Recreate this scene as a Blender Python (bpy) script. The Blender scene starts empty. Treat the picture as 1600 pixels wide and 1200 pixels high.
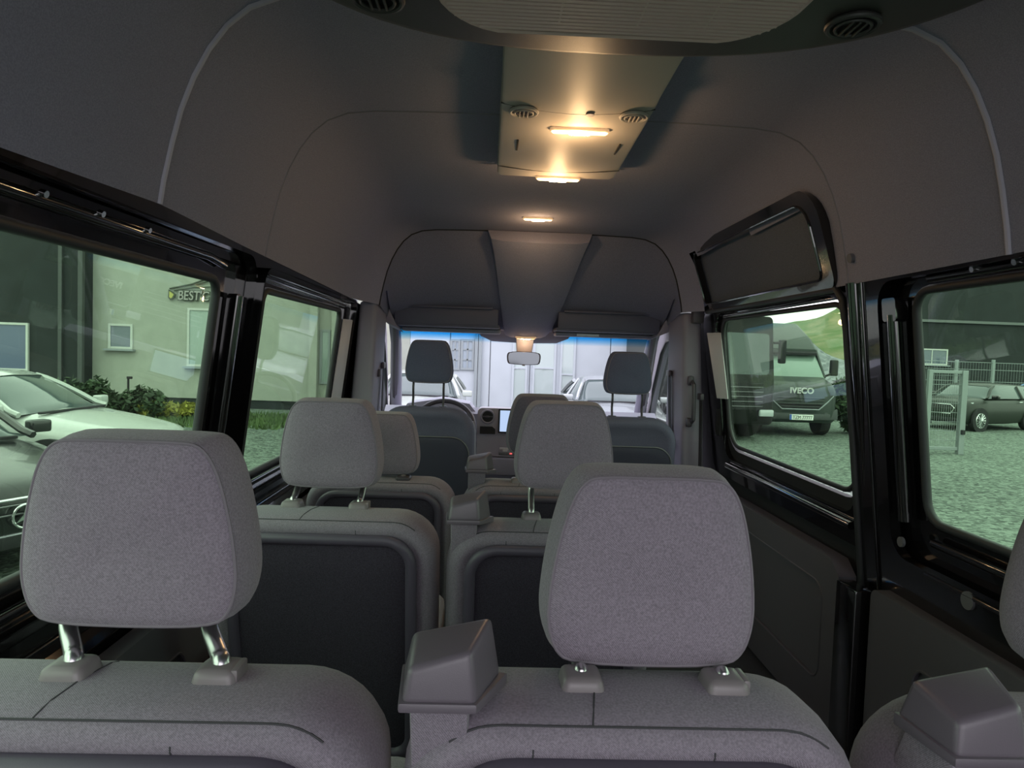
import bpy, bmesh, math, random
from mathutils import Vector, Matrix, Euler
from mathutils.geometry import tessellate_polygon
from mathutils.bvhtree import BVHTree
random.seed(7)
R = math.radians
SC = bpy.context.scene
COL = SC.collection

# ------------------------------------------------------------------ camera
F = 1080.0
ZC = 1.89                       # eye height over the ground
CAM = Vector((-0.20, 0.0, ZC))
cd = bpy.data.cameras.new('camera'); cam = bpy.data.objects.new('camera', cd); COL.objects.link(cam)
cd.sensor_fit = 'HORIZONTAL'; cd.sensor_width = 36.0; cd.lens = 36.0*F/1600.0; cd.clip_start = .02; cd.clip_end = 400
CM = Matrix.Rotation(R(-1.77), 4, 'Z') @ Matrix.Rotation(R(90-2.7), 4, 'X') @ Matrix.Rotation(R(2.0), 4, 'Z')
cam.matrix_world = Matrix.Translation(CAM) @ CM
SC.camera = cam

# ------------------------------------------------------------------ world, overcast sky
w = bpy.data.worlds.new('sky'); SC.world = w; w.use_nodes = True
nt = w.node_tree; nt.nodes.clear()
out = nt.nodes.new('ShaderNodeOutputWorld'); bg = nt.nodes.new('ShaderNodeBackground')
tc = nt.nodes.new('ShaderNodeTexCoord'); sep = nt.nodes.new('ShaderNodeSeparateXYZ'); cr = nt.nodes.new('ShaderNodeValToRGB')
nz = nt.nodes.new('ShaderNodeTexNoise'); mx = nt.nodes.new('ShaderNodeMixRGB'); mx.blend_type = 'MULTIPLY'; mx.inputs[0].default_value = .25
cr.color_ramp.elements[0].position = 0.0; cr.color_ramp.elements[0].color = (.82, .80, .84, 1)
cr.color_ramp.elements[1].position = .9; cr.color_ramp.elements[1].color = (1.02, 1.0, 1.08, 1)
nz.inputs['Scale'].default_value = 2.5
nt.links.new(tc.outputs['Generated'], sep.inputs[0]); nt.links.new(sep.outputs['Z'], cr.inputs[0])
nt.links.new(tc.outputs['Generated'], nz.inputs['Vector'])
nt.links.new(cr.outputs[0], mx.inputs[1]); nt.links.new(nz.outputs[0], mx.inputs[2])
nt.links.new(mx.outputs[0], bg.inputs[0]); nt.links.new(bg.outputs[0], out.inputs[0]); bg.inputs[1].default_value = 3.2
sd = bpy.data.lights.new('sun', 'SUN'); sd.energy = .8; sd.angle = R(40); sd.color = (1, .97, .93)
so = bpy.data.objects.new('sun', sd); COL.objects.link(so); so.rotation_euler = (R(48), 0, R(-25))
SC.view_settings.view_transform = 'Standard'; SC.view_settings.look = 'None'; SC.view_settings.gamma = 1
SC.view_settings.use_curve_mapping = False; SC.view_settings.exposure = 0.10
SC.cycles.max_bounces = 12; SC.cycles.transparent_max_bounces = 16; SC.cycles.glossy_bounces = 4; SC.cycles.diffuse_bounces = 7
SC.cycles.use_denoising = True; SC.cycles.caustics_reflective = False; SC.cycles.caustics_refractive = False
SC.cycles.sample_clamp_indirect = 8.0

def at(px, py, Y):                      # point of the plane y=Y seen at that pixel
    d = CM.to_3x3() @ Vector(((px-800)/F, -(py-600)/F, -1))
    return CAM + d*(Y/d.y)

# ------------------------------------------------------------------ materials
def mat(name, col, rough=.6, metal=0.0, noise=0.0, nscale=40, bump=0.0, bscale=None, coat=0.0, spec=.5, emis=None, estr=0, col2=None, sheen=0):
    m = bpy.data.materials.new(name); m.use_nodes = True
    n = m.node_tree.nodes; l = m.node_tree.links; b = n['Principled BSDF']
    b.inputs['Base Color'].default_value = (*col, 1); b.inputs['Roughness'].default_value = rough
    b.inputs['Metallic'].default_value = metal; b.inputs['Specular IOR Level'].default_value = spec
    b.inputs['Coat Weight'].default_value = coat; b.inputs['Coat Roughness'].default_value = .03
    b.inputs['Sheen Weight'].default_value = sheen
    t = n.new('ShaderNodeTexCoord')
    if noise or col2:
        x = n.new('ShaderNodeTexNoise'); x.inputs['Scale'].default_value = nscale; x.inputs['Detail'].default_value = 4
        l.new(t.outputs['Object'], x.inputs['Vector'])
        r = n.new('ShaderNodeValToRGB'); r.color_ramp.elements[0].position = .35; r.color_ramp.elements[1].position = .65
        c2 = col2 if col2 else tuple(min(1, c*(1+noise)) for c in col)
        c1 = col if col2 else tuple(c*(1-noise) for c in col)
        r.color_ramp.elements[0].color = (*c1, 1); r.color_ramp.elements[1].color = (*c2, 1)
        l.new(x.outputs[0], r.inputs[0]); l.new(r.outputs[0], b.inputs['Base Color'])
    if bump:
        y = n.new('ShaderNodeTexNoise'); y.inputs['Scale'].default_value = bscale or nscale; y.inputs['Detail'].default_value = 3
        l.new(t.outputs['Object'], y.inputs['Vector'])
        p = n.new('ShaderNodeBump'); p.inputs['Strength'].default_value = bump; p.inputs['Distance'].default_value = .002
        l.new(y.outputs[0], p.inputs['Height']); l.new(p.outputs[0], b.inputs['Normal'])
    if emis:
        b.inputs['Emission Color'].default_value = (*emis, 1); b.inputs['Emission Strength'].default_value = estr
    return m

def twill(name, col):                   # woven seat cloth: diagonal rib and fine speckle
    m = mat(name, col, .92, sheen=.15, spec=.2); n = m.node_tree.nodes; l = m.node_tree.links; b = n['Principled BSDF']
    t = n.new('ShaderNodeTexCoord'); wv = n.new('ShaderNodeTexWave'); wv.wave_type = 'BANDS'; wv.bands_direction = 'DIAGONAL'
    wv.inputs['Scale'].default_value = 260; wv.inputs['Distortion'].default_value = 1.5
    x = n.new('ShaderNodeTexNoise'); x.inputs['Scale'].default_value = 420; x.inputs['Detail'].default_value = 2
    a = n.new('ShaderNodeMath'); a.operation = 'ADD'
    l.new(t.outputs['Object'], wv.inputs['Vector']); l.new(t.outputs['Object'], x.inputs['Vector'])
    mu = n.new('ShaderNodeMath'); mu.operation = 'MULTIPLY'; mu.inputs[1].default_value = .35; l.new(wv.outputs['Fac'], mu.inputs[0])
    l.new(mu.outputs[0], a.inputs[0]); l.new(x.outputs[0], a.inputs[1])
    r = n.new('ShaderNodeValToRGB'); r.color_ramp.elements[0].position = .4; r.color_ramp.elements[1].position = .95
    r.color_ramp.elements[0].color = (*[c*.70 for c in col], 1); r.color_ramp.elements[1].color = (*[c*1.30 for c in col], 1)
    l.new(a.outputs[0], r.inputs[0]); l.new(r.outputs[0], b.inputs['Base Color'])
    p = n.new('ShaderNodeBump'); p.inputs['Strength'].default_value = .25; p.inputs['Distance'].default_value = .001
    l.new(a.outputs[0], p.inputs['Height']); l.new(p.outputs[0], b.inputs['Normal'])
    return m

def glass(name, tint, base=.035, gr=.55, band=None):
    m = bpy.data.materials.new(name); m.use_nodes = True; n = m.node_tree.nodes; l = m.node_tree.links; n.clear()
    o = n.new('ShaderNodeOutputMaterial'); mix = n.new('ShaderNodeMixShader'); tr = n.new('ShaderNodeBsdfTransparent'); gl = n.new('ShaderNodeBsdfGlossy')
    gl.inputs['Roughness'].default_value = 0.0; tr.inputs[0].default_value = (*[c**.5 for c in tint], 1)
    lw = n.new('ShaderNodeLayerWeight'); pw = n.new('ShaderNodeMath'); pw.operation = 'POWER'; pw.inputs[1].default_value = 4
    ma = n.new('ShaderNodeMath'); ma.operation = 'MULTIPLY_ADD'; ma.inputs[1].default_value = gr; ma.inputs[2].default_value = base
    lw.inputs['Blend'].default_value = .5
    l.new(lw.outputs['Facing'], pw.inputs[0]); l.new(pw.outputs[0], ma.inputs[0]); l.new(ma.outputs[0], mix.inputs[0])
    l.new(tr.outputs[0], mix.inputs[1]); l.new(gl.outputs[0], mix.inputs[2]); l.new(mix.outputs[0], o.inputs[0])
    if band:                            # the shade band printed along the top of the pane
        t = n.new('ShaderNodeTexCoord'); s = n.new('ShaderNodeSeparateXYZ'); mr = n.new('ShaderNodeMapRange')
        l.new(t.outputs['Object'], s.inputs[0]); l.new(s.outputs['Z'], mr.inputs[0])
        mr.inputs['From Min'].default_value = band[0]; mr.inputs['From Max'].default_value = band[1]
        c = n.new('ShaderNodeMixRGB'); c.inputs[1].default_value = (*[c_**.5 for c_ in tint], 1); c.inputs[2].default_value = (.12, .58, .93, 1)
        l.new(mr.outputs[0], c.inputs[0]); l.new(c.outputs[0], tr.inputs[0])
    return m

def gravel_mat(name, c1, c2, sc):
    m = mat(name, c1, .95, spec=.1); n = m.node_tree.nodes; l = m.node_tree.links; b = n['Principled BSDF']
    t = n.new('ShaderNodeTexCoord'); v = n.new('ShaderNodeTexVoronoi'); v.inputs['Scale'].default_value = sc
    l.new(t.outputs['Object'], v.inputs['Vector'])
    sp = n.new('ShaderNodeSeparateColor'); l.new(v.outputs['Color'], sp.inputs[0])
    r = n.new('ShaderNodeValToRGB'); r.color_ramp.elements[0].color = (*c1, 1); r.color_ramp.elements[1].color = (*c2, 1)
    x = n.new('ShaderNodeTexNoise'); x.inputs['Scale'].default_value = .35; x.inputs['Detail'].default_value = 5
    l.new(t.outputs['Object'], x.inputs['Vector'])
    ad = n.new('ShaderNodeMath'); ad.operation = 'MULTIPLY_ADD'; ad.inputs[1].default_value = .7; l.new(sp.outputs[0], ad.inputs[0])
    m2 = n.new('ShaderNodeMath'); m2.operation = 'MULTIPLY'; m2.inputs[1].default_value = .35; l.new(x.outputs[0], m2.inputs[0])
    l.new(m2.outputs[0], ad.inputs[2]); l.new(ad.outputs[0], r.inputs[0]); l.new(r.outputs[0], b.inputs['Base Color'])
    p = n.new('ShaderNodeBump'); p.inputs['Strength'].default_value = .8; p.inputs['Distance'].default_value = .03; p.invert = True
    l.new(v.outputs['Distance'], p.inputs['Height']); l.new(p.outputs[0], b.inputs['Normal'])
    return m

CLOTH = twill('seat_cloth', (.235, .200, .245))
CLOTHK = twill('seat_cloth_dark', (.11, .10, .135))
CLOTHD = twill('seat_cloth_side', (.220, .190, .232))
SEAM = mat('seam_thread', (.05, .048, .055), .9)
PIPE = mat('piping_cloth', (.20, .175, .205), .9)
CARPET = mat('seat_carpet', (.052, .044, .062), 1, noise=.3, nscale=500, bump=.5, bscale=500, spec=.1)
PLAST = mat('dark_plastic', (.052, .044, .056), .40, bump=.15, bscale=900)
PLASTG = mat('grey_plastic', (.14, .137, .15), .45, bump=.12, bscale=700)
FRAMEP = mat('shell_frame_plastic', (.085, .070, .102), .45, bump=.12, bscale=700); ARMP = mat('armrest_plastic', (.125, .105, .130), .36, bump=.1, bscale=900)
GUIDE = mat('guide_plastic', (.20, .175, .185), .35)
CHROME = mat('chrome', (.72, .72, .74), .18, 1); POST = mat('satin_post_metal', (.62, .60, .62), .28, 1)
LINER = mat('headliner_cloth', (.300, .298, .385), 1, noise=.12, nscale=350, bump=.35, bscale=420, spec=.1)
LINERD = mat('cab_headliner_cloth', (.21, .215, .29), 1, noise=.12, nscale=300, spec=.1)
RIB = mat('headliner_rib', (.50, .47, .54), .8); RIBD = mat('headliner_joint', (.24, .235, .27), .9)
BLACK = mat('black_paint', (.006, .006, .007), .12, coat=1.0)
RUBBER = mat('rubber_seal', (.022, .023, .026), .55)
CLAD = mat('cladding_plastic', (.10, .092, .108), .6, bump=.3, bscale=600)
PILLAR = mat('pillar_plastic', (.25, .235, .29), .55, bump=.2, bscale=500)
CONSOLE = mat('console_plastic', (.50, .46, .42), .5, bump=.15, bscale=500)
CONSD = mat('console_dark_plastic', (.055, .052, .05), .45, bump=.15, bscale=500)
GRILLE = mat('vent_grille_plastic', (.80, .60, .56), .45)
DASH = mat('dash_plastic', (.30, .29, .36), .6)
SILVREFL = mat('silver_and_reflection', (.62, .60, .62), .4, .2)  # silver switch trim; also the painted white reflection on the window flanges
LAMP = mat('lamp_lens', (1, .8, .5), .4, emis=(1, .62, .26), estr=7)
LAMPC = mat('lamp_bulb', (1, .9, .7), .4, emis=(1, .80, .50), estr=40)
LAMPR = mat('lamp_rim', (.75, .6, .45), .25, emis=(1, .6, .3), estr=.35)
SCREEN = mat('screen', (.1, .1, .1), .3, emis=(.50, .66, .95), estr=.9)
GL_SIDE = glass('tinted_side_glass', (.53, .76, .52), .04, .55)
GL_FRONT = glass('windscreen_glass', (.93, .97, 1.0), .02, .2, band=(.075, .125))
GL_CAB = glass('cab_door_glass', (.85, .95, .88), .03, .3)
BLKM = mat('matt_black', (.012, .012, .014), .8)

# ------------------------------------------------------------------ mesh helpers
WM = {}
def link(o, parent=None):
    COL.objects.link(o)
    if parent: o.parent = parent
    return o
def root(name, label, cat, loc=(0, 0, 0), rotz=0, group=None, kind=None):
    o = bpy.data.objects.new(name, None); o.empty_display_size = .1; link(o)
    o.location = loc; o.rotation_euler = (0, 0, rotz); WM[o.name] = Matrix.Translation(loc) @ Matrix.Rotation(rotz, 4, 'Z')
    props(o, label, cat, group, kind); return o
def props(o, label=None, cat=None, group=None, kind=None):
    if label: o['label'] = label
    if cat: o['category'] = cat
    if group: o['group'] = group
    if kind: o['kind'] = kind
    return o
def obj(name, bm, m, parent=None, local=False, smooth=True, bev=0, angle=40, label=None, kind=None, double=1e-6):
    if double: bmesh.ops.remove_doubles(bm, verts=bm.verts, dist=double)
    bmesh.ops.recalc_face_normals(bm, faces=bm.faces)
    M4 = WM.get(parent.name) if parent else None
    if M4 is not None and not local: bm.transform(M4.inverted())
    me = bpy.data.meshes.new(name); bm.to_mesh(me); bm.free()
    me.materials.append(m)
    if smooth:
        for p in me.polygons: p.use_smooth = True
        try: me.set_sharp_from_angle(angle=R(angle))
        except Exception: pass
    o = bpy.data.objects.new(name, me); link(o, parent)
    if M4 is not None: WM[o.name] = M4
    else: WM[o.name] = Matrix.Identity(4)
    if label: o['label'] = label
    if kind: o['kind'] = kind
    return o
def box(bm, c, s, bev=0, seg=2, rot=None, taper=None):
    g = bmesh.new(); bmesh.ops.create_cube(g, size=1)
    for v in g.verts:
        v.co = Vector((v.co.x*s[0], v.co.y*s[1], v.co.z*s[2]))
        if taper: v.co = taper(v.co)
    if bev: bmesh.ops.bevel(g, geom=g.edges[:], offset=bev, segments=seg, profile=.6, affect='EDGES')
    M4 = Matrix.Translation(c) @ (rot.to_4x4() if rot else Matrix.Identity(4)); g.transform(M4); join(bm, g)
def join(bm, g):
    me = bpy.data.meshes.new('t'); g.to_mesh(me); bm.from_mesh(me); bpy.data.meshes.remove(me); g.free()
def B(*a, **k):
    bm = bmesh.new(); box(bm, *a, **k); return bm
def hexa(bm, p, bev=0, seg=2):         # eight corners: bottom four, top four, same turn
    g = bmesh.new(); v = [g.verts.new(Vector(q)) for q in p]
    for f in ((0,1,2,3), (4,5,6,7), (0,1,5,4), (1,2,6,5), (2,3,7,6), (3,0,4,7)): g.faces.new([v[i] for i in f])
    bmesh.ops.recalc_face_normals(g, faces=g.faces)
    if bev: bmesh.ops.bevel(g, geom=g.edges[:], offset=bev, segments=seg, profile=.6, affect='EDGES')
    join(bm, g)
def tube(bm, pts, r, n=8, closed=False, cap=True):
    pts = [Vector(p) for p in pts]; rings = []; N = len(pts)
    rr = r if isinstance(r, (list, tuple)) else [r]*N
    up = None
    for i, p in enumerate(pts):
        a = pts[(i-1) % N] if (closed or i) else p; b = pts[(i+1) % N] if (closed or i < N-1) else p
        t = (b-a)
        if t.length < 1e-9: t = Vector((0, 0, 1))
        t.normalize()
        if up is None: up = Vector((0, 0, 1)) if abs(t.z) < .9 else Vector((1, 0, 0))
        s = t.cross(up)
        if s.length < 1e-5: s = t.cross(Vector((.3, .8, .1)))
        s.normalize(); u = s.cross(t).normalized(); up = u
        rings.append([bm.verts.new(p + (s*math.cos(2*math.pi*k/n) + u*math.sin(2*math.pi*k/n))*rr[i]) for k in range(n)])
    for i in range(N if closed else N-1):
        A, C = rings[i], rings[(i+1) % N]
        for k in range(n): bm.faces.new((A[k], A[(k+1) % n], C[(k+1) % n], C[k]))
    if cap and not closed: bm.faces.new(rings[0]); bm.faces.new(rings[-1][::-1])
def loft(bm, rings, caps=True, closed=True):
    V = [[bm.verts.new(Vector(p)) for p in r] for r in rings]; n = len(V[0])
    for A, C in zip(V, V[1:]):
        for k in range(n if closed else n-1): bm.faces.new((A[k], A[(k+1) % n], C[(k+1) % n], C[k]))
    if caps:
        for r in (V[0], V[-1]):
            try: bm.faces.new(r)
            except ValueError: pass
def rrect(x0, x1, y0, y1, r, n=5):
    if not isinstance(r, (list, tuple)): r = [r]*4   # order: x1y1, x0y1, x0y0, x1y0
    o = []
    for (cx, cy, a0, q) in ((x1, y1, 0, r[0]), (x0, y1, 90, r[1]), (x0, y0, 180, r[2]), (x1, y0, 270, r[3])):
        sx = -1 if cx == x1 else 1; sy = -1 if cy == y1 else 1
        for k in range(n+1):
            a = R(a0 + 90*k/n); o.append((cx + sx*q + q*math.cos(a), cy + sy*q + q*math.sin(a)))
    return o
def chaikin(p, k=2):
    for _ in range(k):
        q = []
        for i in range(len(p)):
            a, b = p[i], p[(i+1) % len(p)]
            q += [(a[0]*.75+b[0]*.25, a[1]*.75+b[1]*.25), (a[0]*.25+b[0]*.75, a[1]*.25+b[1]*.75)]
        p = q
    return p
def plate(bm, outer, holes, fmap, d0, d1):
    """flat plate with holes: fmap(u, v, d) -> point; front at d0, back at d1 with the edges closed"""
    loops = [outer]+holes; flat = [Vector((u, v, 0)) for L in loops for (u, v) in L]
    tris = tessellate_polygon([[Vector((u, v, 0)) for (u, v) in L] for L in loops])
    A = [bm.verts.new(Vector(fmap(p.x, p.y, d0))) for p in flat]; C = [bm.verts.new(Vector(fmap(p.x, p.y, d1))) for p in flat]
    for t in tris:
        for S in (A, C):
            try: bm.faces.new([S[i] for i in t])
            except ValueError: pass
    k = 0
    for L in loops:
        n = len(L)
        for i in range(n):
            a, b = k+i, k+(i+1) % n
            bm.faces.new((A[a], A[b], C[b], C[a]))
        k += n
def disc(bm, c, r, nrm, thick, n=24):
    q = Vector(nrm).to_track_quat('Z', 'Y').to_matrix(); c = Vector(c)
    loft(bm, [[c + q @ Vector((r*math.cos(2*math.pi*k/n), r*math.sin(2*math.pi*k/n), z)) for k in range(n)] for z in (-thick/2, thick/2)])
def ring(bm, c, r, nrm, tr, n=28, m=8, sx=1, sy=1):
    q = Vector(nrm).to_track_quat('Z', 'Y').to_matrix(); c = Vector(c)
    tube(bm, [c + q @ Vector((r*sx*math.cos(2*math.pi*k/n), r*sy*math.sin(2*math.pi*k/n), 0)) for k in range(n)], tr, m, closed=True)
def text(name, s, size, m, M4, parent, depth=.01, align='LEFT', sx=1.0, shear=0, bold=0):
    c = bpy.data.curves.new(name, 'FONT'); c.body = s; c.size = size; c.extrude = depth; c.align_x = align; c.offset = bold; c.shear = shear
    o = bpy.data.objects.new(name, c); link(o, parent); c.materials.append(m)
    W = WM.get(parent.name) if parent else None
    M4 = M4 @ Matrix.Diagonal((sx, 1, 1, 1))
    me = bpy.data.meshes.new_from_object(o); bpy.data.objects.remove(o); me.name = name
    o = bpy.data.objects.new(name, me); link(o, parent)
    if not me.materials: me.materials.append(m)
    o.matrix_local = (W.inverted() @ M4) if W is not None else M4
    return o
def lerp(a, b, t): return a + (b-a)*t
def interp(x, T):
    if x <= T[0][0]: return T[0][1]
    for (a, u), (b, v) in zip(T, T[1:]):
        if x <= b: return lerp(u, v, (x-a)/(b-a))
    return T[-1][1]

FLOOR = .62
# ------------------------------------------------------------------ ground
GRAVEL = gravel_mat('gravel', (.025, .03, .03), (.23, .275, .235), 20)
bm = bmesh.new()
for y0, y1 in ((-30, 0), (0, 30), (30, 110)):
    for x0, x1 in ((-60, 0), (0, 60)):
        bm.faces.new([bm.verts.new(p) for p in ((x0, y0, 0), (x1, y0, 0), (x1, y1, 0), (x0, y1, 0))])
obj('ground', bm, GRAVEL, smooth=False)['kind'] = 'structure'

# ------------------------------------------------------------------ van shell
def wx(z): return .90 + .12*(.15 - z)
def wmap(side):
    return lambda u, v, d: (side*(wx(v)+d), u, ZC+v)
def struct(name, bm, m, parent=None, label=None, **k):
    o = obj(name, bm, m, parent, **k)
    if parent is None: o['kind'] = 'structure'
    if label: o['label'] = label
    return o

floor = bmesh.new(); box(floor, (0, 1.9, FLOOR-.03), (2.06, 5.7, .06))
struct('floor', floor, mat('floor_vinyl', (.03, .03, .033), .5, noise=.3, nscale=200))

# ceiling: the cloth headliner
HALF = [(.885, .25), (.878, .30), (.862, .38), (.845, .45), (.82, .52), (.79, .58), (.755, .63), (.71, .67), (.65, .695), (.57, .705), (.40, .71), (.2, .712), (0, .713)]
HALF = [(lerp(a[0], b[0], t), lerp(a[1], b[1], t)) for a, b in zip(HALF, HALF[1:]) for t in (0, .5)] + [HALF[-1]]
def sxY(Y): return interp(Y, [(0, 1), (3.3, 1), (3.46, .975), (3.62, .89)])
def topY(Y): return interp(Y, [(0, .72), (1.5, .715), (2.1, .707), (3.0, .67), (3.62, .622)])
def zbY(Y, s): return interp(Y, [(-.9, .21), (.9, .252), (1.45, .275), (1.95, .26), (3.5, .225), (3.65, .215)]) if s < 0 else interp(Y, [(0, .245), (3.65, .235)])
def prof(Y):
    P = []
    for s in (-1, 1):
        q = []
        for (X, Z) in HALF:
            zb = zbY(Y, s); q.append((s*X*sxY(Y), ZC + zb + (Z-.25)/.463*(topY(Y)-zb)))
        P.append(q)
    return P[0] + P[1][::-1][1:]
Ys = [-.95 + .07*i for i in range(66)]
Ys = [y for y in Ys if y < 3.60] + [3.62]
rings = [[(x, Y, z) for (x, z) in prof(Y)] for Y in Ys]
bm = bmesh.new(); loft(bm, rings, caps=False, closed=False)
kill = [f for f in bm.faces if f.calc_center_median().x > .7 and 2.20 < f.calc_center_median().y < 3.46 and f.calc_center_median().z < ZC+.51]
bmesh.ops.delete(bm, geom=kill, context='FACES')
ceiling = struct('ceiling', bm, LINER)
# outer roof skin above it so no daylight leaks in
bm = bmesh.new()
loft(bm, [[(x*1.05, Y, z+.05 if z > ZC+.5 else z+.0) for (x, z) in prof(min(Y, 3.3))] for Y in (-.95, 3.75)], caps=False, closed=False)
struct('roof_skin', bm, BLACK, ceiling)
for Y, r, m in ((1.44, .007, RIB), (2.10, .003, RIBD), (3.615, .004, BLKM)):
    bm = bmesh.new(); tube(bm, [(x, Y, z-.0005) for (x, z) in prof(Y)], r, 8); struct('headliner_rib', bm, m, ceiling)

# cab headliner: from the arch down to the windscreen header
def cabpt(i, n, s):
    P = prof(3.62); x, z = P[i]; t = -1 + 2*i/(n-1)
    hx = .79*max(-1, min(1, t*1.25)); hz = ZC + .125 + (0 if abs(t) < .8 else 0)
    e = s**1.0
    zz = lerp(z, hz, 1-(1-s)**1.7) if z > hz else z
    if abs(t) > .8: zz = lerp(z, hz, s)
    return (lerp(x, hx, s), 3.62 + .60*(s**1.15), zz)
n = len(prof(3.62)); bm = bmesh.new()
loft(bm, [[cabpt(i, n, s/12) for i in range(n)] for s in range(13)], caps=False, closed=False)
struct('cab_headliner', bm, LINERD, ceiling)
bm = bmesh.new()   # roof skin over the cab
loft(bm, [[(p[0]*1.08, p[1]+.05, p[2]+.06) for p in [cabpt(i, n, s/6) for i in range(n)]] for s in range(7)], caps=False, closed=False)
struct('cab_roof_skin', bm, BLACK, ceiling)
# tongue between the two trays, ends at the cab lamp
bm = bmesh.new(); rr = []
for s in [i/10 for i in range(11)]:
    h = lerp(.27, .13, s**.8); y = lerp(3.60, 4.20, s); z = ZC + lerp(.56, .085, 1-(1-s)**1.45)
    rr.append([(.03*(1-s) - h, y, z+.06), (.03*(1-s) - h*.93, y-.03, z+.012), (.03*(1-s)-h*.7, y-.045, z), (.03*(1-s), y-.05, z-.004), (.03*(1-s)+h*.7, y-.045, z), (.03*(1-s)+h*.93, y-.03, z+.012), (.03*(1-s)+h, y, z+.06)])
loft(bm, rr, caps=True, closed=False); struct('header_console', bm, LINER, ceiling)
# open overhead trays above the windscreen
for s in (-1, 1):
    bm = bmesh.new()
    box(bm, (s*.46, 4.04, ZC+.135), (.60, .26, .02), .008); box(bm, (s*.46, 3.915, ZC+.185), (.58, .018, .095), .007); box(bm, (s*.46, 3.90, ZC+.235), (.52, .02, .012), .004)
    struct('overhead_tray', bm, mat('tray_plastic', (.085, .09, .135), .6), ceiling)
    bm = bmesh.new(); hexa(bm, [(s*.73, 3.90, ZC+.11), (s*.80, 3.90, ZC+.14), (s*.80, 4.15, ZC+.12), (s*.73, 4.15, ZC+.09), (s*.76, 3.90, ZC+.17), (s*.82, 3.90, ZC+.30), (s*.82, 4.15, ZC+.22), (s*.76, 4.15, ZC+.13)], .006)
    struct('tray_end_bracket', bm, PILLAR, ceiling)

# left wall
GA = rrect(-.10, 1.885, -.425, .165, .045)      # glass outlines in (y, z)
GB = rrect(2.25, 3.38, -.45, .170, .04)
HA = rrect(-.30, 2.06, -.52, .247, .07); HB = rrect(2.14, 3.56, -.53, .232, .05)
OUT = [(-.95, -.72), (3.95, -.72), (3.95, .205), (3.68, .215), (2.1, .265), (1.5,.28), (.9,.26), (-.95, .22)]
bm = bmesh.new(); plate(bm, OUT, [HA, HB], wmap(-1), 0, .03); struct('wall_left', bm, BLACK, smooth=False)
WL = bpy.data.objects['wall_left']
bm = bmesh.new(); plate(bm, OUT, [GA, GB], wmap(-1), .046, .049); struct('outer_skin', bm, BLACK, WL, smooth=False)
def rail(bm, side, path, off, r):          # a rounded flange running along the wall
    tube(bm, [(side*(wx(z)+off), y, ZC+z) for (y, z) in path], r, 10)
bm = bmesh.new()
rail(bm, -1, [(-.3, .215), (1.79, .215), (1.89, .205)], .032, .011); struct('flange', bm, BLACK, WL)
bm = bmesh.new(); plate(bm, rrect(1.96, 2.0, -.38, .135, .015), [], wmap(-1), .015, .04); struct('pillar_channel', bm, BLACK, WL)
bm = bmesh.new(); rail(bm, -1, [(1.98, -.40), (1.98, .13)], .018, .016); struct('pillar_bead', bm, BLACK, WL)
bm = bmesh.new(); rail(bm, -1, [(2.20, .205), (3.40, .195)], .03, .009); rail(bm, -1, [(2.22, .218), (3.45, .208)], .02, .004); struct('flange', bm, BLACK, WL)
bm = bmesh.new(); hexa(bm, [(-(wx(-.42)+.03), 3.40, ZC-.42), (-(wx(-.42)-.0), 3.50, ZC-.42), (-(wx(-.42)+.04), 3.52, ZC-.42), (-(wx(-.42)+.04), 3.42, ZC-.42),
     (-(wx(.13)+.03), 3.42, ZC+.13), (-(wx(.13)-.0), 3.51, ZC+.13), (-(wx(.13)+.04), 3.53, ZC+.13), (-(wx(.13)+.04), 3.44, ZC+.13)], .004)
struct('pillar_flange', bm, SILVREFL, WL, 'flange at the front edge of the window opening, its white reflection painted pale')  # pale colour stands in for the white reflection on the black flange
bm = bmesh.new()
for y in (.35, .62, .80, .98, 1.12, 1.28, 1.45): disc(bm, (-(wx(.222)+.02), y, ZC+.222), .006, (1, 0, -.3), .01, 12)
struct('rail_fastener', bm, CHROME, WL)
# body side below the windows: black metal and moulded cladding
def lower_clad(side, y0, y1, parent, recess, top=-.665):
    bm = bmesh.new(); f = lambda u, v, d: (side*(1.0+d), u, ZC+v)
    plate(bm, rrect(y0, y1, -1.27, top, .03), [rrect(*recess, .05)], f, -.045, .0)
    struct('side_cladding', bm, CLAD, parent, bev=0)
    bm = bmesh.new(); plate(bm, rrect(recess[0]-.005, recess[1]+.005, recess[2]-.005, recess[3]+.005, .05), [], f, -.032, .0); struct('cladding_recess', bm, CLAD, parent)
    bm = bmesh.new(); o = rrect(*recess, .05); tube(bm, [f(u, v, -.045) for u, v in o], .004, 6, closed=True); struct('recess_edge', bm, CLAD, parent)
lower_clad(-1, -.4, 1.9, WL, (-.2, 1.75, -1.15, -.78)); lower_clad(-1, 2.0, 3.6, WL, (2.1, 3.45, -1.15, -.78))
bm = bmesh.new(); box(bm, (-1.03, 1.4, ZC-1.0), (.03, 4.7, .70)); struct('side_panel', bm, BLACK, WL)

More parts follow.
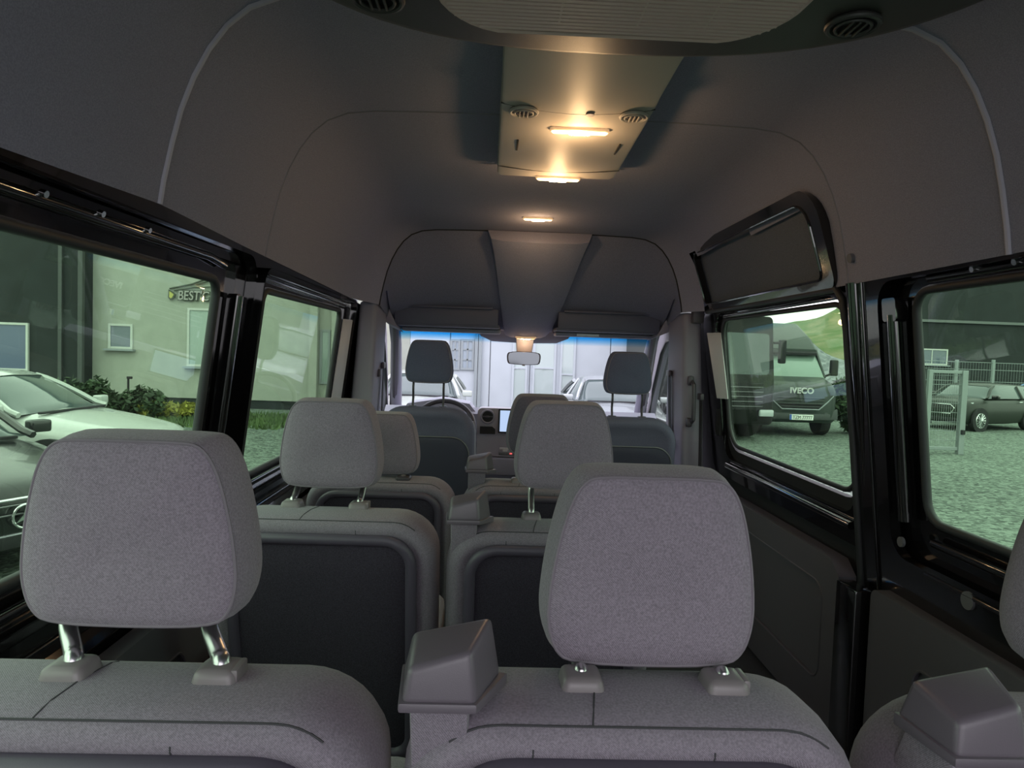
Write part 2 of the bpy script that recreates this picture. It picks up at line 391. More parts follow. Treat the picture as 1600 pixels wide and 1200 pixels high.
# right wall (rear quarter) and sliding door
GC = rrect(-.10, 1.84, -.425, .20, .06)
HC = rrect(-.30, 1.955, -.55, .232, .07)
OUTR = [(-.95, -.72), (2.12, -.72), (2.12, .25), (-.95, .25)]
bm = bmesh.new(); plate(bm, OUTR, [HC], wmap(1), 0, .03); WR = struct('wall_right', bm, BLACK, smooth=False)
bm = bmesh.new(); plate(bm, [(-.95, -.72), (2.08, -.72), (2.08, .25), (-.95, .25)], [GC], wmap(1), .046, .049); struct('outer_skin', bm, BLACK, WR, smooth=False)
bm = bmesh.new(); rail(bm, 1, [(-.3, .225), (1.76, .225)], .03, .011); struct('flange', bm, BLACK, WR)
bm = bmesh.new()
for y in (1.30, 1.45, 1.58, 1.15): disc(bm, (wx(.228)+.018, y, ZC+.228), .007, (-1, 0, -.3), .012, 12)
struct('rail_fastener', bm, CHROME, WR)
bm = bmesh.new(); rail(bm, 1, [(1.905, -.44), (1.905, .14)], .018, .020); struct('pillar_bead', bm, BLACK, WR)
bm = bmesh.new(); plate(bm, rrect(1.875, 1.94, .12, .185, .01), [], wmap(1), .004, .04); struct('bead_cap', bm, BLACK, WR)
bm = bmesh.new(); rail(bm, 1, [(2.13, -.72), (2.13, .10), (2.145, .20), (2.18, .235), (3.5, .235)], -.002, .012); struct('door_seal', bm, RUBBER, WR)
bm = bmesh.new(); rail(bm, 1, [(2.03, -.72), (2.03, .24)], -.003, .005); struct('pillar_crease', bm, BLACK, WR)
bm = bmesh.new(); rail(bm, 1, [(2.085, -.42), (2.085, -.20), (2.085, .0), (2.085, .245)], .008, [.006, .018, .024, .026]); struct('pillar_bulge', bm, BLACK, WR)  # convex bead added so the pillar catches a bright reflection
for (y, z, r) in ((1.63, -.57, .022), (1.90, -.50, .014), (1.40, -.62, .012)):
    bm = bmesh.new(); disc(bm, (wx(z)-.002, y, ZC+z), r, (-1, 0, 0), .008, 20); struct('blanking_plug', bm, PLASTG, WR, 'round grey blanking plug')
bm = bmesh.new(); disc(bm, (-(wx(-.60)-.002), .86, ZC-.60), .022, (1, 0, 0), .008, 20); struct('blanking_plug', bm, PLASTG, WL, 'round grey blanking plug')
bm = bmesh.new(); disc(bm, (.868, 2.06, ZC+.315), .014, (-1, 0, -.2), .012, 16); struct('trim_clip', bm, PLASTG, WR)
lower_clad(1, -.9, 2.0, WR, (-.2, 1.78, -1.2, -.80))
bm = bmesh.new(); box(bm, (1.03, .55, ZC-1.0), (.03, 3.1, .70)); struct('side_panel', bm, BLACK, WR)
bm = bmesh.new(); box(bm, (.955, 2.09, ZC-.99), (.06, .12, .60), .01); struct('pillar_foot', bm, BLACK, WR)
# sill folds under the windows
for side, y0, y1, par in ((-1, -.3, 1.9, WL), (-1, 2.08, 3.5, WL), (1, -.3, 1.8, WR)):
    bm = bmesh.new(); rail(bm, side, [(y0, -.475), (y1, -.475)], .028, .012); rail(bm, side, [(y0, -.56), (y1, -.56)], .002, .007); struct('window_sill', bm, BLACK, par)

GD = rrect(2.21, 3.44, -.43, .195, [.09, .09, .10, .12])
bm = bmesh.new(); plate(bm, rrect(2.10, 3.95, -1.25, .245, .05), [rrect(2.19, 3.46, -.455, .215, [.10, .10, .11, .13])], wmap(1), .05, .08)
D1 = struct('door_1', bm, BLKM, smooth=False)
bm = bmesh.new(); plate(bm, rrect(2.14, 3.66, -.60, .235, .07), [rrect(2.185, 3.47, -.50, .222, .10)], wmap(1), .025, .05); struct('door_flange', bm, BLACK, D1, smooth=False)
bm = bmesh.new(); rail(bm, 1, [(2.2, .215), (3.35, .205)], .034, .008); rail(bm, 1, [(2.2, -.53), (3.4, -.53)], .012, .014); struct('door_bead', bm, BLACK, D1)
bm = bmesh.new(); hexa(bm, [(wx(-.2)+.04, 3.40, ZC-.20), (wx(-.2)+.0, 3.45, ZC-.20), (wx(-.2)+.04, 3.46, ZC-.2), (wx(-.2)+.05, 3.42, ZC-.2),
     (wx(.15)+.04, 3.43, ZC+.13), (wx(.15)+.0, 3.53, ZC+.13), (wx(.15)+.04, 3.54, ZC+.13), (wx(.15)+.05, 3.45, ZC+.13)], .003)
struct('door_flange_reflection', bm, SILVREFL, D1, 'flange between the door glass and the pillar, bright reflection put into its colour')  # bright reflection of the tilted door flange painted as a pale piece
f = lambda u, v, d: (1.0+d, u, ZC+v)
bm = bmesh.new(); plate(bm, [(2.2, -1.25), (3.62, -1.25), (3.62, -.70), (3.5, -.66), (2.26, -.655), (2.2, -.70)], [rrect(2.3, 3.3, -1.1, -.76, .06)], f, -.04, .02); struct('door_cladding', bm, CLAD, D1)
bm = bmesh.new(); plate(bm, rrect(2.295, 3.305, -1.105, -.755, .06), [], f, -.026, .02); struct('cladding_recess', bm, CLAD, D1)
bm = bmesh.new(); tube(bm, [f(u, v, -.04) for u, v in rrect(2.3, 3.3, -1.1, -.76, .06)], .004, 6, closed=True); struct('recess_edge', bm, CLAD, D1)

# windows: rubber seal and pane
def window(n, outline, side, m, off=.05, sr=.012):
    bm = bmesh.new(); mp = wmap(side); tube(bm, [mp(u, v, off-.008) for (u, v) in outline], sr, 10, closed=True)
    o = struct('window_%d' % n, bm, RUBBER)
    bm = bmesh.new(); plate(bm, outline, [], mp, off, off+.004); obj('glass', bm, m, o, smooth=False)
    return o
window(1, GA, -1, GL_SIDE); window(2, GB, -1, GL_SIDE); window(3, GC, 1, GL_SIDE); window(4, GD, 1, GL_SIDE, .06, .010)

# framed blanking panel above the sliding door
def pm(u, v, d): return (.885 - (v-.25)*.31 + d, u, ZC+v)
bm = bmesh.new(); plate(bm, rrect(2.16, 3.52, .235, .555, [.05, .11, .04, .04], 6), [rrect(2.23, 3.46, .268, .515, [.04, .08, .03, .03], 6)], pm, -.012, .02)
U = struct('trim_1', bm, BLACK)
bm = bmesh.new(); plate(bm, rrect(2.2, 3.49, .25, .53, .03), [], pm, .03, .04); struct('panel', bm, mat('panel_cloth', (.135, .150, .19), 1, noise=.15, nscale=300, bump=.3, bscale=400), U, 'grey cloth panel in the black frame')
bm = bmesh.new(); o_ = rrect(2.23, 3.46, .268, .515, [.04, .08, .03, .03], 6); tube(bm, [pm(u, v, -.012) for u, v in o_], .005, 8, closed=True); struct('frame_bead', bm, BLACK, U)
bm = bmesh.new(); plate(bm, rrect(2.1, 3.6, .22, .57, .03), [], pm, .045, .06); struct('outer_skin', bm, BLACK, U)

# B pillars
for s, nm in ((-1, 'trim_2'), (1, 'trim_3')):
    bm = bmesh.new()
    hexa(bm, [(s*.99, 3.60, FLOOR), (s*.84, 3.60, FLOOR), (s*.84, 4.0, FLOOR), (s*.99, 4.0, FLOOR), (s*.89, 3.60, ZC+.235), (s*.80, 3.60, ZC+.235), (s*.785, 3.86, ZC+.235), (s*.88, 3.9, ZC+.235)], .025, 3)
    P = struct(nm, bm, PILLAR)
    bm = bmesh.new()
    yb = 3.585 if s > 0 else 3.59
    for z in ((-.12, -.34) if s > 0 else ()): box(bm, (s*.845, yb, ZC+z), (.03, .035, .05), .012)
    if s > 0:
        tube(bm, [(.85, yb, ZC-.12), (.85, yb-.045, ZC-.14), (.852, yb-.052, ZC-.23), (.855, yb-.045, ZC-.32), (.856, yb, ZC-.34)], .011, 10)
        g = struct('grab_handle', bm, PLAST, P, 'black vertical grab handle')
        bm = bmesh.new(); box(bm, (.858, 3.56, ZC+.215), (.06, .05, .075), .01); struct('latch_housing', bm, PLAST, P)
    else:
        box(bm, (s*.80, 3.72, ZC-.14), (.02, .03, .04), .006); struct('belt_guide_cover', bm, PLAST, P)

# A pillars, cab door windows
for s, nm, wn in ((-1, 'trim_4', 'window_5'), (1, 'trim_5', 'window_6')):
    bm = bmesh.new()
    tube(bm, [(s*.79, 4.19, ZC+.15), (s*.80, 4.36, ZC+.03), (s*.83, 4.62, ZC-.20), (s*.87, 4.92, ZC-.50)], [.035, .034, .038, .045], 12)
    P = struct(nm, bm, PILLAR)
    bm = bmesh.new()
    cf = lambda u, v, d: (s*(.87 + .08*(.15-v) + d), u, ZC+v)
    hole = [(4.02, -.42), (4.78, -.42), (4.62, -.22), (4.36, .02), (4.22, .09), (4.06, .10)]
    plate(bm, [(3.85, -1.25), (5.3, -1.25), (5.3, -.55), (4.9, -.42), (4.45, .10), (4.25, .24), (3.85, .24)], [hole], cf, 0, .04)
    W5 = struct('door_2' if s < 0 else 'door_3', bm, PILLAR, smooth=False)
    bm = bmesh.new(); tube(bm, [cf(u, v, -.002) for u, v in hole], .012, 8, closed=True); o = struct(wn, bm, RUBBER)
    bm = bmesh.new(); plate(bm, hole, [], cf, .02, .024); obj('glass', bm, GL_CAB, o, smooth=False)
# windscreen
def ws(u, v):                           # u -1..1, v 0 bottom..1 top
    y = lerp(5.05, 4.26, v); z = lerp(-.52, .135, v); x = u*lerp(.88, .775, v)
    return Vector((x, y - .10*u*u*(1), ZC+z))
bm = bmesh.new(); loft(bm, [[ws(-1+2*i/16, v/8) for i in range(17)] for v in range(9)], caps=False, closed=False)
g2 = bmesh.new(); loft(g2, [[ws(-1+2*i/16, v/8) + Vector((0, .005, .004)) for i in range(17)] for v in range(9)], caps=False, closed=False); join(bm, g2)
bmw = bmesh.new(); tube(bmw, [ws(-1+2*i/16, 1) + Vector((0, -.01, .03)) for i in range(17)], .022, 10)
tube(bmw, [ws(-1, i/6) for i in range(7)], .02, 8); tube(bmw, [ws(1, i/6) for i in range(7)], .02, 8)
W7 = struct('window_7', bmw, PLAST)
o = obj('glass', bm, GL_FRONT, W7); 
for nn in GL_FRONT.node_tree.nodes:
    if nn.type == 'MAP_RANGE': nn.inputs['From Min'].default_value = ZC+.050; nn.inputs['From Max'].default_value = ZC+.098
bm = bmesh.new()
pts = [(-.30, 1.0), (-.27, .93), (-.20, .885), (0, .875), (.20, .885), (.27, .93), (.30, 1.0)]
vs = [bm.verts.new(ws(u/.78, v) + Vector((0, -.006, 0))) for u, v in pts]; bm.faces.new(vs); 
vs2 = [bm.verts.new(ws(u/.78, v) + Vector((0, -.012, 0))) for u, v in pts]; bm.faces.new(vs2)
for i in range(len(vs)): bm.faces.new((vs[i], vs[(i+1) % len(vs)], vs2[(i+1) % len(vs)], vs2[i]))
struct('sensor_cover', bm, PLAST, W7)

# ------------------------------------------------------------------ seats
def outline(hw, top, bot, off, r):
    return rrect(-hw+off, hw-off, bot+off, top-off, [max(.01, r-off), max(.01, r-off), .03, .03], 8)
HRO = [(0, 1.0), (.060, 1.0), (.083, .985), (.100, .86), (.113, .62), (.1205, .38), (.1215, .22), (.113, .07), (.094, .0), (0, -.012)]
def headrest(par, cx, y, zt, h=.215, w=1.0, lowered=False, cloth=CLOTH, tilt=.05):
    o = HRO + [(-x, z) for (x, z) in HRO[::-1][1:-1]]
    o = chaikin([(x*w, z*h) for x, z in o], 2); cz = h*.5
    def rg(s, dy):
        return [(cx + x*s, y + dy - tilt*(z-cz), zt - h + cz + (z-cz)*s) for x, z in o]
    bm = bmesh.new()
    loft(bm, [rg(s, d) for s, d in ((.2, -.0125), (.4, -.0122), (.65, -.010), (.85, -.005), (.95, .0), (.985, .004), (1.0, .012), (1.03, .035), (1.04, .06), (1.02, .08), (.96, .098), (.85, .108), (.5, .116), (.05, .118))])
    hr = obj('headrest', bm, cloth, par, angle=60)
    bm = bmesh.new(); tube(bm, rg(.978, .003), .0021, 6, closed=True); obj('piping', bm, PIPE, hr)
    return hr
def smooth(P, k=5):
    P = [Vector(p) for p in P]; o = []
    for i in range(len(P)-1):
        a, b, c, d = P[max(i-1, 0)], P[i], P[i+1], P[min(i+2, len(P)-1)]
        for j in range(k):
            t = j/k; o.append(.5*((2*b)+(-a+c)*t+(2*a-5*b+4*c-d)*t*t+(-a+3*b-3*c+d)*t**3))
    return o+[P[-1]]
def posts(par, cx, y, zt, zs, bend=0.0, m=POST, dx=.081, guides=True, r=.0078, gy=-.016):
    for s in (-1, 1):
        x = cx + s*dx; bm = bmesh.new(); h = zt - zs
        tube(bm, smooth([(x, y+.035, zt+.02), (x, y+.034, zt), (x + bend*.05, y+.026, zt-.25*h), (x + bend*.75, y+gy+.016, zt-.65*h), (x + bend, y+gy+.004, zs+.01), (x + bend, y+gy, zs-.02)]), r, 14)
        obj('headrest_post', bm, m, par)
        if guides:
            bm = bmesh.new(); box(bm, (x+bend, y+gy, zs), (.052, .05, .024), .009, 3, taper=lambda c: Vector((c.x*(1.0 if c.z < 0 else .82), c.y*(1 if c.z < 0 else .85), c.z)))
            gd = obj('headrest_guide', bm, GUIDE, par)
            if s > 0:
                bm = bmesh.new(); box(bm, (x+bend+.021, y+gy, zs+.004), (.008, .034, .016), .003); obj('release_button', bm, GUIDE, gd)
def armrest(par, x0, y, zt, flip=1):
    """folded-up armrest: a cap above the shoulder of the backrest, x0 = outer rear edge, widens forward"""
    bm = bmesh.new(); w, d, h = .070, .088, .054
    X = lambda a: x0 + flip*a
    hexa(bm, [(X(.002), y, zt-h), (X(w+.004), y, zt-h), (X(w+.030), y+d, zt-h-.008), (X(-.006), y+d, zt-h-.004),
              (X(.006), y+.006, zt-.020), (X(w-.002), y+.006, zt-.002), (X(w+.018), y+d*.9, zt+.006), (X(.004), y+d*.9, zt-.012)], .0075, 3)
    a = obj('armrest', bm, ARMP, par, angle=50)
    bm = bmesh.new(); hexa(bm, [(X(-.001), y-.003, zt-h-.006), (X(w+.005), y-.003, zt-h-.006), (X(w+.037), y+d, zt-h-.02), (X(-.008), y+d, zt-h-.012),
              (X(-.001), y-.003, zt-h+.004), (X(w+.005), y-.003, zt-h+.004), (X(w+.037), y+d, zt-h-.006), (X(-.008), y+d, zt-h+.002)], .003, 2)
    obj('armrest_lip', bm, ARMP, a)
    bm = bmesh.new(); hexa(bm, [(X(.006), y+.20, zt-.52), (X(.06), y+.20, zt-.52), (X(.06), y+.28, zt-.52), (X(.006), y+.28, zt-.52),
              (X(.008), y+.008, zt-h), (X(w-.002), y+.008, zt-h), (X(w-.002), y+.085, zt-h), (X(.008), y+.085, zt-h)], .008)
    obj('armrest_arm', bm, CLOTHD, a)
TILT = .20
GLAB = None
def seat(label, group, cx, hw, yb, zt, hx, hzt, gl=True, arm=None, hr_y=None, low=False, bend=.0, name='passenger_seat', hh=.215, dark=False, rtop=.10, th=.165, seams=True, lower=.62):
    """yb = rear edge of the backrest top; zt = its top; hx = headrest centre; hzt = headrest top (all z relative to the eye)"""
    S = root(name, label, 'seat', (cx, yb+.40, FLOOR), group=group)
    z0 = ZC+zt; bot = -lower
    def rg(d, off, dz=0):
        return [(cx + x, yb + d + TILT*(-z), z0 + z) for x, z in outline(hw, 0, bot, off, rtop)]
    bm = bmesh.new()
    rr = [(.012, .06), (.004, .04), (.0, .03), (.004, .018), (.016, .007), (.04, .0), (th*.5, -.003), (th-.035, .0), (th-.012, .010), (th, .028), (th+.004, .05)]
    loft(bm, [rg(d, o) for d, o in rr]); bt = BVHTree.FromBMesh(bm)
    back = obj('backrest', bm, CLOTHD, S, angle=60)
    def surf(pts, frm, r=.0012, name='seam', m=SEAM):
        q = []
        for (x, y, z) in pts:
            hit = bt.ray_cast(Vector((cx+x, yb+y, z0+z)), Vector(frm).normalized())
            if hit[0]: q.append(hit[0])
        if len(q) > 2:
            b2 = bmesh.new(); tube(b2, q, r, 6); obj(name, b2, m, back)
    if seams:
        dn = (0, 0, -1); bk = (0, 1, 0)
        surf([(-hw+.05+ (2*hw-.10)*i/40, .018, .2) for i in range(41)], dn, .0013)
        o = outline(hw, 0, bot, .055, rtop)
        for fx in (.35, -.2):
            surf([(hw*fx+ (.02*i/10), .02 + .12*i/10, .2) for i in range(11)], dn, .0010) if fx < 0 else None
        surf([(hw*.30, -.2, -.025-.05*i/8) for i in range(9)], bk, .0011)
        surf([(-hw*.45, -.2, -.025-.05*i/8) for i in range(9)], bk, .0011) if hw < .26 else None
    # rear shell: hard frame with a carpeted insert
    o1 = outline(hw, 0, bot, .0, rtop)
    def rgf(off, d): return [(cx + x, yb + d - TILT*z, z0 + z - .035) for x, z in outline(hw-.045, 0, bot+.04, off, rtop*.75)]
    bm = bmesh.new(); loft(bm, [rgf(0, .012), rgf(-.002, -.006), rgf(.004, -.014), rgf(.014, -.016), rgf(.022, -.010), rgf(.026, .004)], caps=False)
    fr = obj('shell_frame', bm, FRAMEP, back, angle=50)
    bm = bmesh.new(); loft(bm, [rgf(.022, .012), rgf(.022, -.002), rgf(.024, -.003), rgf(.1, -.003)]); obj('shell_insert', bm, CARPET, fr)
    # cushion and base, below the backrest
    bm = bmesh.new(); box(bm, (cx, yb+.44, FLOOR+.42), (hw*1.92, .46, .12), .04, 3); obj('seat_cushion', bm, CLOTH, S)
    for s in (-1, 1):
        bm = bmesh.new(); hexa(bm, [(cx+s*.17-.02, yb+.15, FLOOR), (cx+s*.17+.02, yb+.15, FLOOR), (cx+s*.17+.02, yb+.5, FLOOR), (cx+s*.17-.02, yb+.5, FLOOR),
            (cx+s*.17-.02, yb+.22, FLOOR+.37), (cx+s*.17+.02, yb+.22, FLOOR+.37), (cx+s*.17+.02, yb+.62, FLOOR+.37), (cx+s*.17-.02, yb+.62, FLOOR+.37)], .006); obj('leg', bm, PLAST, S)
    hy = hr_y if hr_y is not None else yb+.11
    headrest(S, hx, hy, ZC+hzt, h=hh, cloth=CLOTHK if dark else CLOTH)
    if low:
        bm = bmesh.new(); box(bm, (hx+.075, yb+.06, z0+.002), (.05, .05, .022), .009, 3); g = obj('headrest_guide', bm, PLAST, S)
        bm = bmesh.new(); disc(bm, (hx+.075, yb+.052, z0+.012), .009, (0, -.2, 1), .006, 14); obj('release_button', bm, GUIDE, g)
    else: posts(S, hx, hy, ZC+hzt-hh+.002, z0+.004, bend, r=.0098 if bend else .0078)
    if arm is not None: armrest(S, cx + arm[0], yb + arm[1], ZC + arm[2], arm[3] if len(arm) > 3 else 1)
    return S

G1 = 'cloth seats of the rear row'; G2 = 'cloth seats of the second row'; G3 = 'cloth seats of the row behind the cab'
seat('nearest-row seat beside the left wall, tall headrest on two bent chrome posts', G1, -.585, .280, .66, -.372, -.60, -.112, bend=.030, hr_y=.775)
seat('middle seat of the nearest row, folded-up armrest beside its tall headrest', G1, -.035, .245, .665, -.372, -.006, -.136, hh=.224, arm=(-.243, -.01, -.292), hr_y=.775)
seat('nearest-row seat beside the right rear window, mostly cut off, large armrest in view', G1, .500, .245, .655, -.385, .595, -.155, arm=(-.245, -.025, -.322), hr_y=.775)
seat('second-row seat on the left with two chrome-tipped posts and a dark carpeted back', G2, -.575, .262, 1.56, -.395, -.592, -.137, hr_y=1.70)
seat('second-row seat beside the aisle, one chrome post and small folded-up armrest showing', G2, -.04, .250, 1.56, -.41, -.008, -.125, arm=(-.248, -.01, -.335), hr_y=1.70)
seat('third-row seat on the left, headrest pushed down beside a round button', G3, -.575, .262, 2.38, -.465, -.572, -.235, hr_y=2.44, low=True)
seat('third-row seat whose headrest hides half the dashboard screen, smallest folded-up armrest', G3, -.04, .250, 2.38, -.465, -.012, -.155, arm=(-.236, .02, -.368), hr_y=2.46, dark=True)

def cab_seat(label, cx, zt, hzt, yb=3.46):
    S = root('cab_seat', label, 'seat', (cx, yb+.4, FLOOR), group='front seats of the cab')
    z0 = ZC+zt; hw = .245
    def rg(d, off): return [(cx + x*(1+.0*z), yb + d - .14*z, z0 + z) for x, z in outline(hw, 0, -.62, off, .13)]
    bm = bmesh.new(); loft(bm, [rg(d, o) for d, o in ((.02, .08), (.006, .05), (.0, .03), (.006, .015), (.03, .0), (.10, -.002), (.14, .01), (.16, .04))]); b = obj('backrest', bm, CARPET if False else mat('cab_seat_cloth', (.105, .100, .155), .95, noise=.1, nscale=300), S, angle=60)
    def rp(d, off): return [(cx + x, yb + d - .14*z, z0 + z) for x, z in rrect(-hw+.022+off, hw-.022-off, -.60, -.145-off, [.09, .09, .02, .02], 8)]
    bm = bmesh.new(); loft(bm, [rp(.02, 0), rp(-.004, .004), rp(-.008, .014), rp(-.008, .04)]); sh = obj('shell', bm, mat('cab_seat_shell', (.034, .032, .058), .7), b, label='dark hard back shell')
    bm = bmesh.new(); tube(bm, [(x, yb-.006-.14*(z-z0), z+.004) for (x, y, z) in [(q[0], q[1], q[2]) for q in rp(0, .002)][:18]], .003, 6); obj('shell_edge', bm, PLASTG, sh)
    for s in (-1, 1):
        bm = bmesh.new(); tube(bm, [(cx+s*(hw-.012), yb+.10-.14*z, z0+z) for z in (-.07, -.12, -.2, -.3, -.45, -.6)], [.008, .018, .022, .024, .024, .02], 10); obj('side_bolster', bm, PILLAR, b)
    bm = bmesh.new(); box(bm, (cx, yb+.36, FLOOR+.48), (.48, .46, .14), .05, 3); obj('seat_cushion', bm, CLOTH, S)
    bm = bmesh.new(); box(bm, (cx, yb+.36, FLOOR+.20), (.42, .42, .40), .02, 2); obj('seat_box', bm, PLAST, S)
    headrest(S, cx+.0, yb+.09, ZC+hzt, w=.99, cloth=mat('cab_headrest_cloth', (.095, .100, .165), .95, noise=.1, nscale=300))
    posts(S, cx, yb+.09, ZC+hzt-.213, z0+.002, dx=.078, guides=False, m=PLAST, gy=.02, r=.006)
    for s in (-1, 1):
        bm = bmesh.new(); box(bm, (cx+s*.078, yb+.11, z0), (.04, .03, .012), .004); obj('post_collar', bm, PLAST, S)
    return S
cab_seat('driver seat in front of the steering wheel, rounded dark backrest under a raised headrest', -.52, -.30, .04)
cab_seat('dark front passenger seat beside the right pillar, rounded backrest under a raised headrest', .515, -.32, .015)

# ------------------------------------------------------------------ overhead air unit
AC = root('roof_air_unit', 'large dark oval air unit hanging from the ceiling with a brown slotted grille', 'air conditioner', (0, 1.0, ZC+.64))
def oval(s, z, yc=.86, a=.65, b=.582):
    P = []
    for k in range(64):
        t = 2*math.pi*k/64; c, q = math.cos(t), math.sin(t)
        P.append((.01 + a*s*math.copysign(abs(c)**.8, c), yc + b*s*math.copysign(abs(q)**.75, q) - (1-s)*.0, z))
    return P
bm = bmesh.new(); loft(bm, [oval(.2, ZC+.72), oval(1.0, ZC+.71), oval(1.0, ZC+.635), oval(.99, ZC+.618), oval(.965, ZC+.606), oval(.93, ZC+.600), oval(.5, ZC+.596), oval(.1, ZC+.596)])
hb = obj('housing', bm, CONSD, AC, angle=50)
gx0, gx1, gy0, gy1 = -.345, .335, .62, 1.335
def grl(inset, z):
    P = rrect(gx0+inset, gx1-inset, gy0+inset, gy1-inset, [.10, .10, .05, .05], 6)
    return [(-.005 + (x+.005)*(1 - .12*max(0, (y-1.0))/.3), y - .05*((x+.005)/.35)**2 * (1 if y > 1 else 0), z) for x, y in P]
bm = bmesh.new(); loft(bm, [grl(0, ZC+.60), grl(0, ZC+.590), grl(.006, ZC+.587), grl(.012, ZC+.590), grl(.012, ZC+.60)], caps=False); gf = obj('grille_frame', bm, GRILLE, AC)
bm = bmesh.new(); loft(bm, [grl(.01, ZC+.5955), grl(.01, ZC+.594)]); obj('grille_backing', bm, CONSD, gf)
NS = 46
for i in range(NS):
    y = .70 + (1.283-.70)*i/(NS-1)
    hwid = .318*(1 - .12*max(0, y-1.0)/.3) - (0 if y < 1.22 else ((y-1.22)/.063)**2*.045)
    bm = bmesh.new(); box(bm, (-.005, y, ZC+.590), (2*hwid, .0082, .009)); obj('grille_slat', bm, GRILLE, gf, smooth=False)
for x in (-.10, .04, .16, ):
    bm = bmesh.new(); box(bm, (x, .98, ZC+.5895), (.004, .56, .007)); obj('grille_divider', bm, GRILLE, gf)
def vent(par, c, r, m1, nrm=(0, 0, -1), m2=PLAST):
    bm = bmesh.new(); ring(bm, c, r, nrm, r*.13, 32); v = obj('air_nozzle', bm, m1, par)
    bm = bmesh.new(); disc(bm, Vector(c)+Vector((0, 0, .004)), r*.98, nrm, .006, 32); obj('nozzle_plate', bm, m2, v)
    bm = bmesh.new(); ring(bm, Vector(c)+Vector((0, 0, -.004)), r*.70, nrm, r*.07, 28)
    for a in (-.3, 0, .3): box(bm, Vector(c)+Vector((a*r, 0, -.005)), (r*.10, r*1.25, .006), .001)
    obj('nozzle_louvre', bm, m1, v)
p = at(585, 14, 1.22); q = at(1335, 38, 1.25)
vent(AC, (-.415, 1.215, ZC+.592), .042, CONSD, m2=BLKM); vent(AC, (.415, 1.225, ZC+.592), .042, CONSD, m2=BLKM)

# ------------------------------------------------------------------ ceiling console with lamps
CO = root('ceiling_console', 'long pale roof console ahead of the air unit with two round nozzles and lamps', 'ceiling console', (.01, 2.1, ZC+.66))
def csec(y, hw, z0, z1):
    c = .008
    return [(c-hw, y, z1+.05), (c-hw, y, z0+.010), (c-hw+.003, y, z0+.003), (c-hw+.012, y, z0), (c, y, z0-.002), (c+hw-.012, y, z0), (c+hw-.003, y, z0+.003), (c+hw, y, z0+.010), (c+hw, y, z1+.05)]
bm = bmesh.new()
loft(bm, [csec(y, hw, ZC+z, ZC+z1) for y, hw, z, z1 in ((1.36, .205, .675, .7), (1.60, .205, .672, .7), (1.80, .205, .660, .7), (1.84, .206, .655, .7), (2.42, .210, .632, .68), (2.49, .209, .629, .68), (2.53, .206, .635, .68), (2.545, .200, .652, .68))], caps=True, closed=False)
cb = obj('console_body', bm, CONSOLE, CO, angle=35)
bm = bmesh.new(); tube(bm, [(.008+.205*t, 1.86-.05*(1-t*t)*-1, ZC+.6555-.004*(1-abs(t))) for t in [i/8-1 for i in range(17)]], .0022, 6); obj('joint_line', bm, CONSD, cb)
bm = bmesh.new(); tube(bm, [(.008+.208*t, 2.39+.05*(1-t*t), ZC+.6315-.001) for t in [i/8-1 for i in range(17)]], .0016, 6); obj('joint_line', bm, CONSD, cb)
vent(CO, (-.135, 1.90, ZC+.647), .036, CONSOLE, m2=GUIDE); vent(CO, (.165, 1.90, ZC+.647), .036, CONSOLE, m2=GUIDE)
for x in (-.142, .17):
    bm = bmesh.new(); box(bm, (x, 2.18, ZC+.6405), (.006, .10, .006), .002); obj('speaker_slot', bm, BLKM, CO)
bm = bmesh.new(); disc(bm, (.045, 1.90, ZC+.650), .012, (0, 0, 1), .008); obj('sensor', bm, GUIDE, CO)
for x in (-.16, .17):
    bm = bmesh.new(); box(bm, (x, 2.552, ZC+.645), (.045, .012, .012), .004); obj('end_clip', bm, GUIDE, CO)
# lamps
def lamp(label, c, w, nrm=(0, 0, -1), power=1.5):
    L = root('ceiling_lamp', label, 'lamp', c, group='lit lamps along the ceiling')
    q = Matrix.Rotation(math.atan2(nrm[1], -nrm[2]) * -1, 3, 'X')
    c = Vector(c)
    def rl(z, i): return [c + q @ Vector((x, y, z)) for x, y in rrect(-w/2+i, w/2-i, -.0155+i, .0155-i, .015-i, 6)]
    bm = bmesh.new(); loft(bm, [rl(.006, 0), rl(-.004, 0), rl(-.006, .003), rl(-.003, .005)], caps=True); obj('lamp_rim', bm, LAMPR, L)
    bm = bmesh.new(); loft(bm, [rl(-.003, .005), rl(-.008, .006), rl(-.010, .009), rl(-.0105, .013)]); obj('lamp_lens', bm, LAMP, L)
    bm = bmesh.new(); loft(bm, [[c + q @ Vector((x, y, z)) for x, y in rrect(-.03, .03, -.008, .008, .007, 5)] for z in (-.009, -.0125)]); obj('bulb_glow', bm, LAMPC, L)
    ld = bpy.data.lights.new('lamp_light', 'POINT'); ld.shadow_soft_size = .02; ld.energy = power; ld.color = (1, .62, .30)
    lo = bpy.data.objects.new('lamp_light', ld); link(lo, L); lo.location = q @ Vector((0, 0, -.08)); lo.rotation_euler = (0, 0, 0)
lamp('widest lit lamp in the ceiling console between the two slots', (.032, 2.02, ZC+.643), .172)
lamp('lit lamp at the front end of the pale ceiling console', (.016, 2.50, ZC+.625), .160)
lamp('small lit lamp in the bare headliner ahead of the console', (0, 3.34, ZC+.640), .145, power=.9)
lamp('lit amber lamp above the rear-view mirror', (0.0, 4.13, ZC+.088), .125, (0, -.5, -1), .5)

